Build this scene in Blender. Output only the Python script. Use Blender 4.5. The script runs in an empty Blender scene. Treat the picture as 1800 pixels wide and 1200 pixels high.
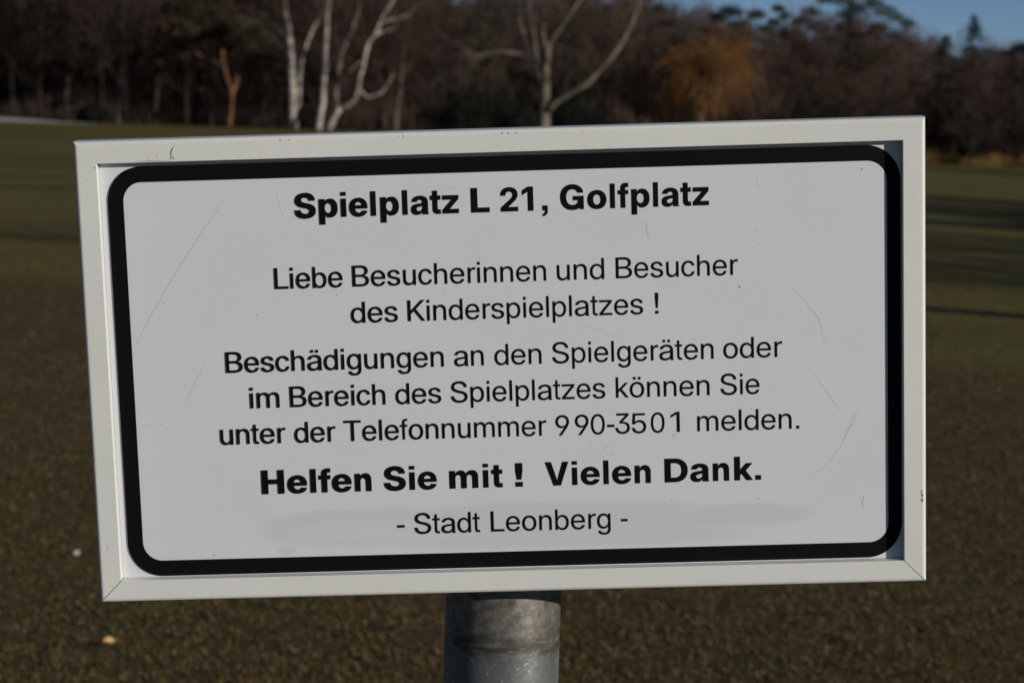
import bpy, bmesh, math, random
import numpy as np
from mathutils import Vector, Matrix
from mathutils.geometry import delaunay_2d_cdt

random.seed(7)
rng = np.random.default_rng(11)
scene = bpy.context.scene
COL = scene.collection

# ------------------------------------------------------------------ camera
F_PX = 4075.0                       # focal length in pixels of an 1800 px wide picture
EYE = Vector((0.0, 0.0, 1.5))
PITCH = math.atan(350.0 / F_PX)     # looking slightly down
ROLL = math.radians(1.7)
_r = Vector((1, 0, 0)); _d = Vector((0, -math.sin(PITCH), -math.cos(PITCH)))
C_FWD = Vector((0, math.cos(PITCH), -math.sin(PITCH)))
C_RIGHT = _r * math.cos(ROLL) - _d * math.sin(ROLL)
C_DOWN = _d * math.cos(ROLL) + _r * math.sin(ROLL)
cam_data = bpy.data.cameras.new("camera")
cam = bpy.data.objects.new("camera", cam_data)
COL.objects.link(cam)
cam.matrix_world = Matrix((
    (C_RIGHT.x, -C_DOWN.x, -C_FWD.x, EYE.x),
    (C_RIGHT.y, -C_DOWN.y, -C_FWD.y, EYE.y),
    (C_RIGHT.z, -C_DOWN.z, -C_FWD.z, EYE.z),
    (0, 0, 0, 1)))
cam_data.sensor_width = 36.0
cam_data.lens = F_PX / 1800.0 * 36.0
cam_data.clip_start = 0.05
cam_data.clip_end = 5000.0
cam_data.dof.use_dof = True
cam_data.dof.focus_distance = 1.55
cam_data.dof.aperture_fstop = 16.5
scene.camera = cam

# ------------------------------------------------------------------ sky, sun, exposure
SUN_EL, SUN_AZ = math.radians(14.0), math.radians(125.0)   # azimuth from +Y towards +X
world = bpy.data.worlds.new("World")
scene.world = world
world.use_nodes = True
wn = world.node_tree
sky = wn.nodes.new("ShaderNodeTexSky")
sky.sky_type = 'NISHITA'
sky.sun_disc = False
sky.sun_elevation = SUN_EL
sky.sun_rotation = SUN_AZ
sky.air_density = 0.45
sky.dust_density = 0.0
sky.ozone_density = 2.1
bg = wn.nodes["Background"]
bg.inputs[1].default_value = 0.078
wn.links.new(sky.outputs[0], bg.inputs[0])
sun_data = bpy.data.lights.new("sun", 'SUN')
sun_data.energy = 5.0
sun_data.angle = math.radians(0.5)
sun_data.color = (1.0, 0.95, 0.87)
sun = bpy.data.objects.new("sun", sun_data)
COL.objects.link(sun)
SUN_DIR = Vector((math.sin(SUN_AZ) * math.cos(SUN_EL), math.cos(SUN_AZ) * math.cos(SUN_EL), math.sin(SUN_EL)))
sun.rotation_euler = SUN_DIR.to_track_quat('Z', 'Y').to_euler()
sun.location = SUN_DIR * 60
scene.view_settings.view_transform = 'Standard'
scene.view_settings.look = 'None'
scene.view_settings.gamma = 1.0
scene.view_settings.exposure = -0.44
scene.cycles.max_bounces = 6


# ------------------------------------------------------------------ helpers
def tag(o, label=None, cat=None, group=None, kind=None):
    if label: o["label"] = label
    if cat: o["category"] = cat
    if group: o["group"] = group
    if kind: o["kind"] = kind
    return o


def empty(name, loc=(0, 0, 0)):
    o = bpy.data.objects.new(name, None)
    COL.objects.link(o)
    o.location = loc
    o.empty_display_size = 0.3
    return o


class MB:
    """collects vertices and faces and links them as ONE mesh object"""
    def __init__(self):
        self.v, self.f, self.m = [], [], []

    def add(self, verts, faces, mi=0):
        n = len(self.v)
        self.v.extend(verts)
        for f in faces:
            self.f.append(tuple(i + n for i in f)); self.m.append(mi)

    def tube(self, pts, radii, n=6, mi=0, cap=True):
        """a tapered tube through the points"""
        pts = [Vector(p) for p in pts]
        base = len(self.v)
        d0 = (pts[1] - pts[0]).normalized()
        ref = Vector((0, 0, 1)) if abs(d0.z) < 0.9 else Vector((1, 0, 0))
        for i, p in enumerate(pts):
            if i == 0: d = pts[1] - pts[0]
            elif i == len(pts) - 1: d = pts[-1] - pts[-2]
            else: d = pts[i + 1] - pts[i - 1]
            d.normalize()
            a = d.cross(ref)
            if a.length < 1e-4: a = d.orthogonal()
            a.normalize(); b = d.cross(a)
            for k in range(n):
                t = 2 * math.pi * k / n
                self.v.append(tuple(p + (a * math.cos(t) + b * math.sin(t)) * radii[i]))
        for i in range(len(pts) - 1):
            for k in range(n):
                q = base + i * n
                self.f.append((q + k, q + (k + 1) % n, q + n + (k + 1) % n, q + n + k)); self.m.append(mi)
        if cap:
            q = base + (len(pts) - 1) * n
            self.f.append(tuple(q + k for k in range(n))); self.m.append(mi)
            self.f.append(tuple(base + k for k in reversed(range(n)))); self.m.append(mi)

    def build(self, name, mats, parent=None, smooth=False):
        me = bpy.data.meshes.new(name)
        me.from_pydata([tuple(v) for v in self.v], [], self.f)
        if not isinstance(mats, (list, tuple)): mats = [mats]
        for m in mats: me.materials.append(m)
        if len(mats) > 1: me.polygons.foreach_set("material_index", self.m)
        if smooth: me.polygons.foreach_set("use_smooth", [True] * len(me.polygons))
        me.update()
        o = bpy.data.objects.new(name, me)
        COL.objects.link(o)
        if parent: o.parent = parent
        return o


def np_mesh(name, verts, faces, mats, mat_idx=None, parent=None, smooth=False):
    """verts (n,3), faces (m,k) arrays -> one mesh object"""
    me = bpy.data.meshes.new(name)
    nv, (nf, k) = len(verts), faces.shape
    me.vertices.add(nv); me.vertices.foreach_set("co", np.asarray(verts, np.float32).ravel())
    me.loops.add(nf * k); me.loops.foreach_set("vertex_index", faces.astype(np.int32).ravel())
    me.polygons.add(nf)
    me.polygons.foreach_set("loop_start", np.arange(0, nf * k, k, dtype=np.int32))
    if not isinstance(mats, (list, tuple)): mats = [mats]
    for m in mats: me.materials.append(m)
    if mat_idx is not None: me.polygons.foreach_set("material_index", np.asarray(mat_idx, np.int32))
    if smooth: me.polygons.foreach_set("use_smooth", np.ones(nf, bool))
    me.update(calc_edges=True)
    me.validate()
    o = bpy.data.objects.new(name, me)
    COL.objects.link(o)
    if parent: o.parent = parent
    return o


def sticks(p0, p1, r0, r1):
    """many three sided prisms at once: arrays (n,3),(n,3),(n),(n) -> verts, faces"""
    d = p1 - p0
    d = d / (np.linalg.norm(d, axis=1, keepdims=True) + 1e-9)
    ref = np.where(np.abs(d[:, 2:3]) < .9, np.array([[0, 0, 1.]]), np.array([[1., 0, 0]]))
    a = np.cross(d, ref); a /= np.linalg.norm(a, axis=1, keepdims=True) + 1e-9
    b = np.cross(d, a)
    V = []
    for p, r in ((p0, r0), (p1, r1)):
        for k in range(3):
            t = 2 * math.pi * k / 3
            V.append(p + (a * math.cos(t) + b * math.sin(t)) * np.asarray(r)[:, None])
    n = len(p0)
    verts = np.stack(V, 1).reshape(-1, 3)
    base = (np.arange(n) * 6)[:, None]
    faces = np.concatenate([base + np.array([[k, (k + 1) % 3, 3 + (k + 1) % 3, 3 + k]]) for k in range(3)], 0)
    return verts, faces


def material(name, color, rough=0.6, spec=0.3, metal=0.0, var=None, scale=5.0, detail=4.0, bump=0.0,
             bump_scale=None, obj_rand=0.0, stretch=None):
    """principled with noise driven variation between color and var"""
    m = bpy.data.materials.new(name)
    m.use_nodes = True
    nt = m.node_tree; N = nt.nodes; L = nt.links
    p = N["Principled BSDF"]
    p.inputs["Base Color"].default_value = (*color, 1)
    p.inputs["Roughness"].default_value = rough
    p.inputs["Specular IOR Level"].default_value = spec
    p.inputs["Metallic"].default_value = metal
    tc = N.new("ShaderNodeTexCoord")
    vec = tc.outputs["Object"]
    if stretch:
        mp = N.new("ShaderNodeMapping"); mp.inputs["Scale"].default_value = stretch
        L.new(vec, mp.inputs[0]); vec = mp.outputs[0]
    if var:
        nz = N.new("ShaderNodeTexNoise")
        nz.inputs["Scale"].default_value = scale; nz.inputs["Detail"].default_value = detail
        L.new(vec, nz.inputs["Vector"])
        rp = N.new("ShaderNodeValToRGB")
        rp.color_ramp.elements[0].position = 0.35; rp.color_ramp.elements[1].position = 0.65
        rp.color_ramp.elements[0].color = (*color, 1); rp.color_ramp.elements[1].color = (*var, 1)
        L.new(nz.outputs[0], rp.inputs[0])
        out = rp.outputs[0]
        if obj_rand:
            oi = N.new("ShaderNodeObjectInfo")
            hv = N.new("ShaderNodeHueSaturation")
            mr = N.new("ShaderNodeMapRange")
            mr.inputs[3].default_value = 1 - obj_rand; mr.inputs[4].default_value = 1 + obj_rand
            L.new(oi.outputs["Random"], mr.inputs[0]); L.new(mr.outputs[0], hv.inputs["Value"])
            L.new(out, hv.inputs["Color"]); out = hv.outputs[0]
        L.new(out, p.inputs["Base Color"])
    if bump:
        nb = N.new("ShaderNodeTexNoise")
        nb.inputs["Scale"].default_value = bump_scale or scale * 3; nb.inputs["Detail"].default_value = 5
        L.new(vec, nb.inputs["Vector"])
        bp = N.new("ShaderNodeBump"); bp.inputs["Strength"].default_value = bump
        bp.inputs["Distance"].default_value = 0.02
        L.new(nb.outputs[0], bp.inputs["Height"]); L.new(bp.outputs[0], p.inputs["Normal"])
    return m


# ------------------------------------------------------------------ lie of the land
def smooth(a, b, t):
    t = np.clip((t - a) / (b - a), 0, 1)
    return t * t * (3 - 2 * t)


def ground_z(x, y):
    x = np.asarray(x, float); y = np.asarray(y, float)
    g = 0.0166 * np.clip(np.minimum(y, 112.0) - 8.0, 0, None)
    g = g - 0.0166 * 3.0 * (1 - np.exp(-np.clip(y - 8, 0, None) / 6.0)) * 0.5
    k = 1.075 - 0.50 * smooth(-2.0, 24.0, x)
    und = 0.03 * np.sin(x * 0.31 + 1.0) * np.sin(y * 0.23) * smooth(12, 30, y) * (1 - smooth(60, 100, y) * .7)
    return g * k + und


def gz(x, y): return float(ground_z(x, y))


def pix(u, v, depth):
    """point at forward distance `depth` (world Y) seen at pixel u,v of the 1800x1200 survey photo"""
    d = C_FWD + C_RIGHT * ((u - 900) / F_PX) + C_DOWN * ((v - 600) / F_PX)
    return EYE + d * (depth / d.y)


def pix_ground(u, v):
    d = C_FWD + C_RIGHT * ((u - 900) / F_PX) + C_DOWN * ((v - 600) / F_PX)
    t = 2.0
    while t < 300:
        p = EYE + d * t
        if p.z < gz(p.x, p.y): break
        t += 0.01
    return p


# ------------------------------------------------------------------ lettering (outlines per 1000 em, advance first)
REGULAR = {'!': [278,[[90,0,187,0,187,104,90,104],[112,192,166,192,187,524,187,718,90,718,90,524]]],
'-': [333,[[44,232,289,232,289,322,44,322]]],
'.': [278,[[87,0,191,0,191,106,87,106]]],
'0': [556,[[278,-19,249,-17,221,-12,196,-3,171,9,149,25,128,44,110,66,93,91,79,118,66,149,56,183,47,219,42,257,38,298,37,342,38,385,42,426,47,465,56,501,66,534,79,565,93,593,110,618,129,640,149,659,172,675,196,687,221,696,249,701,278,703,307,701,335,696,360,687,385,675,407,659,428,640,446,618,463,593,477,565,490,534,500,501,509,465,514,426,518,385,519,342,518,298,514,257,509,219,501,183,490,149,478,118,463,91,446,66,428,44,407,25,385,9,361,-3,335,-12,307,-17],[278,60,310,64,338,75,364,94,380,112,395,135,408,161,418,190,426,223,432,260,436,299,437,342,436,384,432,424,426,460,418,493,408,523,395,549,380,572,364,590,338,609,310,621,278,624,246,621,218,609,192,590,176,572,161,549,148,523,138,493,130,460,124,424,120,384,119,342,120,299,124,260,130,223,138,190,148,161,161,135,176,112,192,94,218,75,246,64]]],
'1': [556,[[359,703,359,0,273,0,273,614,271,614,101,495,101,588,266,703]]],
'3': [556,[[280,-19,246,-17,214,-12,183,-3,155,9,129,24,105,42,85,63,67,86,53,112,43,140,37,170,34,202,125,202,131,161,146,126,169,98,200,78,237,65,280,60,322,65,359,78,390,99,413,128,428,163,433,203,428,244,413,279,397,299,377,316,353,329,325,339,292,345,256,347,177,347,177,419,372,620,372,623,76,623,76,703,489,703,489,627,260,390,260,408,300,409,338,407,372,400,403,389,430,375,454,358,475,338,492,315,505,290,514,263,520,234,522,203,520,171,514,142,505,114,491,88,474,64,454,43,431,25,406,9,378,-3,347,-12,315,-17]]],
'5': [556,[[273,-19,240,-17,209,-12,180,-4,152,8,127,22,104,39,84,59,67,80,53,104,42,130,35,156,32,185,123,185,130,151,146,120,170,95,199,76,234,63,273,59,315,65,352,80,373,95,391,114,405,136,420,174,425,217,420,260,406,299,391,321,374,339,353,355,317,370,275,375,243,373,213,367,186,356,163,342,144,324,129,303,42,307,72,688,476,688,476,609,153,609,134,394,135,394,156,412,179,427,204,439,245,450,289,454,321,452,351,446,380,436,406,423,430,407,451,387,469,365,485,340,497,313,507,283,512,251,514,218,512,184,506,153,497,123,483,95,467,70,447,48,424,28,399,11,370,-2,340,-11,308,-17]]],
'9': [556,[[278,703,311,701,343,695,373,686,400,672,425,656,448,636,467,613,484,588,497,560,506,529,512,497,514,463,511,427,503,390,488,352,477,327,462,301,445,272,426,242,403,209,243,-19,142,-19,387,321,394,321,383,302,368,283,349,266,326,252,297,243,263,240,232,242,202,247,175,256,149,269,125,285,104,303,86,325,70,349,58,376,49,404,44,435,42,467,44,501,50,532,59,562,72,590,89,615,108,637,131,656,156,673,183,686,213,695,244,701],[278,624,238,618,203,603,182,587,164,569,150,547,135,509,130,467,135,426,150,389,164,367,182,348,203,333,238,318,278,313,318,318,354,333,375,348,392,367,407,388,421,425,426,467,421,509,407,547,392,569,375,587,354,603,318,618]]],
'B': [667,[[74,0,74,718,352,718,390,716,424,712,456,704,485,694,511,681,533,665,552,647,568,627,584,597,593,564,596,528,592,488,580,455,561,427,536,405,506,387,470,374,470,371,510,362,547,345,570,330,589,310,605,288,617,262,625,232,627,198,624,161,614,126,598,95,582,74,561,55,537,39,509,25,477,14,442,6,402,2,358,0],[173,81,356,81,396,83,431,89,461,98,485,112,509,135,523,163,528,197,523,233,508,264,484,290,451,309,410,321,361,325,173,325],[173,404,351,404,393,408,430,418,459,436,481,459,495,488,499,522,495,554,483,582,462,605,433,623,396,633,352,637,173,637]]],
'K': [667,[[144,202,144,314,161,334,179,354,196,373,214,392,232,411,250,430,268,449,286,468,305,486,534,718,662,718,335,389,330,389],[76,0,76,718,175,718,175,473,174,318,175,273,175,0],[547,0,270,365,331,437,663,0]]],
'L': [556,[[76,0,76,718,174,718,174,82,537,82,537,0]]],
'S': [667,[[338,-19,296,-17,256,-12,220,-3,186,10,156,26,129,44,106,66,86,91,70,118,59,148,52,181,49,215,150,215,157,171,175,134,193,113,215,96,241,83,270,73,303,67,338,66,389,69,434,81,470,100,498,125,516,157,522,193,517,222,505,246,484,267,454,284,430,294,402,304,370,312,281,334,240,345,203,358,170,373,142,389,119,407,96,432,80,460,70,492,67,528,70,568,82,605,100,638,119,660,141,680,166,697,195,711,226,722,260,730,296,735,334,737,373,735,409,730,442,722,473,710,502,695,526,677,548,657,567,634,581,608,592,581,599,551,602,519,505,519,500,549,489,575,474,598,453,617,428,633,399,644,367,650,332,652,285,649,245,637,211,619,186,595,170,565,165,532,169,504,183,480,205,460,235,443,272,429,315,417,399,397,430,388,460,379,488,368,526,349,558,327,584,301,604,270,616,235,620,195,616,155,605,118,586,84,567,61,544,41,518,23,488,8,455,-4,419,-12,380,-17]]],
'T': [611,[[14,636,14,718,597,718,597,636,355,636,355,0,257,0,257,636]]],
'a': [556,[[234,-15,198,-13,164,-7,133,3,105,18,82,36,62,58,48,84,39,114,36,148,41,189,55,222,78,248,107,268,141,282,179,293,220,301,262,306,309,312,347,317,374,321,392,328,403,339,406,356,406,360,403,389,392,413,375,433,351,448,320,457,284,460,247,457,215,448,188,434,168,416,153,395,145,373,50,382,58,413,72,441,91,466,115,487,142,505,173,519,208,530,244,536,283,538,326,535,366,527,403,514,436,495,464,470,484,439,498,401,502,357,502,-5,407,-5,407,69,404,69,391,50,372,30,348,12,318,-2,280,-12],[250,63,298,68,338,82,368,103,389,130,402,161,406,193,406,262,398,257,385,252,368,248,348,244,326,241,303,237,280,234,259,232,228,226,198,218,172,207,151,191,138,170,134,143,137,120,148,100,165,84,189,73,217,66],[442,0,442,40,472,54,530,20,530,2,505,-4,480,0]]],
'b': [556,[[300,-15,264,-12,232,-3,205,11,181,30,161,51,145,75,141,75,141,-5,58,-5,58,718,143,718,143,438,146,438,162,461,181,482,204,500,232,514,264,523,300,526,331,524,361,518,388,507,413,493,437,474,457,452,475,427,490,398,502,367,510,332,515,295,517,256,515,217,510,180,502,145,490,114,475,85,457,60,437,38,414,19,388,4,361,-7,331,-13],[286,63,327,69,363,87,383,104,399,127,413,153,423,184,429,218,431,256,429,294,423,329,413,359,399,386,383,408,363,425,327,443,286,448,243,442,207,425,186,406,169,384,156,357,146,327,140,293,139,256,140,219,146,186,156,155,170,128,186,106,207,87,243,69]]],
'c': [500,[[264,-15,231,-13,199,-6,169,5,142,20,121,35,103,52,87,72,72,93,59,117,47,149,37,184,32,221,30,261,32,300,37,338,47,373,59,405,72,429,87,451,103,470,121,488,142,503,169,518,199,529,231,536,264,538,304,535,341,525,375,510,405,490,430,465,451,435,467,401,476,364,392,356,386,378,377,397,365,415,350,430,333,442,313,451,290,456,265,458,234,455,207,447,184,433,163,414,147,390,134,363,124,332,118,297,116,261,118,224,124,190,134,159,147,132,163,109,184,90,207,76,234,68,265,65,290,67,313,72,332,81,349,93,364,108,376,126,385,146,392,168,477,160,467,123,452,90,431,60,405,34,375,13,342,-2,304,-12]]],
'd': [556,[[255,-15,223,-13,193,-7,166,4,140,19,116,38,96,60,78,85,63,114,50,145,42,180,37,217,35,256,37,295,42,332,51,367,63,398,78,427,96,452,116,474,140,493,166,507,193,518,223,524,255,526,291,523,323,514,351,500,375,482,394,461,410,438,413,438,413,718,499,718,499,-5,415,-5,415,75,411,75,395,51,375,30,351,11,323,-3,291,-12],[269,63,312,69,349,87,369,106,386,128,400,155,410,186,416,219,418,256,416,293,410,327,400,357,386,384,369,406,349,425,312,442,269,448,227,443,191,425,171,408,154,386,140,359,130,329,124,294,122,256,124,218,130,184,140,153,154,127,171,104,191,87,227,69]]],
'e': [556,[[286,-15,249,-13,215,-6,183,5,154,20,133,35,114,53,97,72,82,94,69,117,57,150,47,184,42,221,40,260,42,300,48,337,57,372,70,404,83,428,98,450,115,470,134,487,154,502,182,518,212,529,245,536,279,538,312,536,343,530,373,520,400,506,426,488,448,467,468,442,485,413,498,381,508,345,514,306,516,264,516,235,90,235,90,310,468,310,428,284,426,318,420,348,410,376,397,401,380,421,359,438,322,454,279,459,236,454,199,437,178,421,161,401,147,377,133,335,128,289,128,247,130,211,137,179,147,150,162,125,180,104,202,87,241,70,287,64,319,67,348,75,373,88,394,105,409,127,420,152,507,144,498,114,484,86,466,61,444,39,418,20,389,5,357,-6,323,-13]]],
'f': [278,[[256,518,256,444,14,444,14,518],[93,0,93,600,97,638,108,669,126,695,150,713,178,724,210,728,227,728,243,726,254,725,262,723,255,649,249,650,240,651,229,652,218,652,194,648,177,636,168,615,165,585,165,0]]],
'g': [556,[[276,-220,239,-218,205,-212,174,-203,146,-189,122,-173,101,-153,85,-130,72,-104,64,-76,144,-60,155,-83,170,-103,189,-119,213,-132,242,-140,276,-142,315,-139,349,-127,377,-108,398,-81,410,-48,414,-7,414,83,411,83,395,58,375,37,352,18,325,4,293,-5,257,-8,226,-5,197,1,170,11,144,26,121,44,100,66,83,91,68,120,55,152,47,186,42,223,40,263,42,303,47,341,55,375,67,408,82,437,100,463,121,485,144,504,169,519,197,529,226,536,258,538,294,535,325,526,353,512,377,493,397,470,413,445,416,445,416,529,499,529,499,-8,497,-44,491,-76,482,-105,469,-130,452,-152,433,-171,411,-186,387,-198,352,-210,315,-218],[272,72,314,78,350,95,371,113,387,136,401,162,411,193,417,227,419,264,417,301,411,335,401,366,388,393,371,416,351,434,314,452,272,459,230,453,195,435,174,417,158,395,144,368,134,337,128,302,126,264,128,226,134,191,144,160,158,134,175,112,195,95,230,78]]],
'h': [556,[[152,305,152,0,65,0,65,718,152,718,152,393,131,393,144,425,160,454,179,477,200,495,232,513,267,524,306,528,340,525,371,518,400,505,426,488,449,465,467,438,480,405,488,368,491,325,491,0,403,0,403,317,400,357,390,389,372,415,348,433,319,445,285,448,249,445,218,433,191,414,170,386,157,350]]],
'i': [222,[[67,0,155,0,155,523,67,523],[67,614,155,614,155,718,67,718]]],
'k': [500,[[146,184,146,289,156,289,379,519,485,519,247,272,237,272],[67,0,67,718,152,718,152,0],[394,0,197,252,257,314,501,0]]],
'l': [222,[[67,0,67,718,155,718,155,0]]],
'm': [833,[[65,0,65,528,149,528,149,416,140,416,156,453,178,483,204,507,233,524,265,535,299,538,335,534,368,522,397,503,420,477,436,448,446,415,431,415,445,449,466,479,493,503,525,522,561,534,602,538,646,533,686,517,710,501,730,480,746,455,759,425,766,390,769,350,769,0,683,0,683,347,679,383,668,411,650,432,616,451,576,457,542,453,514,442,491,424,474,400,464,371,460,338,460,0,374,0,374,356,367,397,344,429,311,450,270,457,240,454,212,442,187,424,168,398,156,365,151,325,151,0]]],
'n': [556,[[152,311,152,0,65,0,65,529,150,529,150,400,131,400,144,434,160,463,179,486,200,505,232,523,267,534,306,538,340,535,371,528,401,515,426,497,449,474,467,446,480,413,488,375,491,331,491,0,404,0,404,324,400,364,390,397,372,423,349,442,319,453,285,457,249,453,218,442,191,422,170,394,157,357]]],
'o': [556,[[278,-14,243,-12,210,-5,179,6,151,21,130,36,111,53,94,73,79,94,65,118,52,150,43,185,37,222,35,261,37,301,43,338,52,373,65,405,79,429,94,451,111,470,130,488,151,503,179,518,210,529,243,536,278,538,313,536,346,529,377,518,405,503,426,488,445,470,462,451,477,429,491,405,504,373,513,338,519,301,521,261,519,222,513,185,504,150,491,118,477,94,462,73,445,53,426,36,405,21,377,6,346,-5,313,-12],[278,66,309,68,337,77,362,91,383,110,400,133,414,160,424,191,430,225,432,261,430,298,424,332,414,363,400,390,383,414,362,433,337,447,309,456,278,458,247,456,219,447,194,433,173,414,156,391,142,363,132,332,126,298,124,261,126,225,132,191,142,160,156,133,173,110,194,91,219,77,246,68]]],
'p': [556,[[58,-207,58,529,141,529,141,449,145,449,160,472,180,493,204,512,231,526,263,535,300,538,331,536,361,529,388,519,413,504,437,485,457,463,475,437,490,408,502,376,510,341,515,304,517,264,515,224,510,186,502,151,490,119,475,90,457,64,437,42,414,23,388,8,361,-3,331,-9,300,-12,264,-9,233,1,206,15,182,34,162,56,146,80,143,80,143,-207],[286,68,327,74,363,92,383,110,399,132,413,159,423,190,429,225,431,264,429,302,423,337,413,368,399,395,383,418,363,435,327,453,286,459,243,453,207,435,186,416,169,394,156,367,146,336,140,301,139,264,140,226,146,192,156,161,170,134,186,111,207,92,243,74]]],
'r': [333,[[77,0,77,530,161,530,161,447,165,447,176,473,192,495,212,513,249,532,294,538,304,538,315,537,325,536,332,536,332,447,325,449,313,451,297,452,280,453,250,449,222,438,199,421,181,396,169,364,165,326,165,0]]],
's': [500,[[250,-15,212,-13,176,-7,144,3,114,17,89,35,67,57,50,82,39,112,32,146,122,153,136,113,162,84,199,67,248,61,283,64,313,71,337,84,362,109,370,140,364,166,348,187,323,202,289,213,199,233,163,243,132,256,106,270,84,288,63,315,50,346,46,382,52,425,72,463,91,485,115,503,143,518,175,529,210,536,249,538,286,536,319,529,350,519,378,504,401,486,421,464,436,439,446,412,452,381,364,374,354,409,331,437,296,456,249,463,204,457,169,440,146,415,139,385,144,358,161,337,188,322,225,310,313,290,349,280,380,268,406,254,427,237,448,211,460,180,464,144,461,113,452,85,436,60,416,38,390,19,360,5,326,-6,289,-13]]],
't': [278,[[253,530,253,453,14,453,14,530],[88,669,163,669,163,130,166,102,174,84,189,74,212,71,221,71,232,71,242,72,252,73,257,-4,245,-5,232,-6,219,-7,206,-7,170,-3,141,7,118,26,101,51,92,82,88,121]]],
'u': [556,[[251,-15,217,-12,186,-5,158,8,132,26,110,49,92,77,79,110,71,148,68,192,68,523,154,523,154,199,158,159,168,126,186,100,209,81,238,70,272,66,307,70,338,81,365,101,385,130,398,166,403,212,403,523,489,523,489,-6,405,-6,405,123,424,123,410,89,394,60,376,37,355,18,324,0,289,-11]]],
'z': [500,[[31,0,31,66,344,441,344,444,35,444,35,523,464,523,464,454,157,82,157,79,469,79,469,0]]]}
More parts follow.
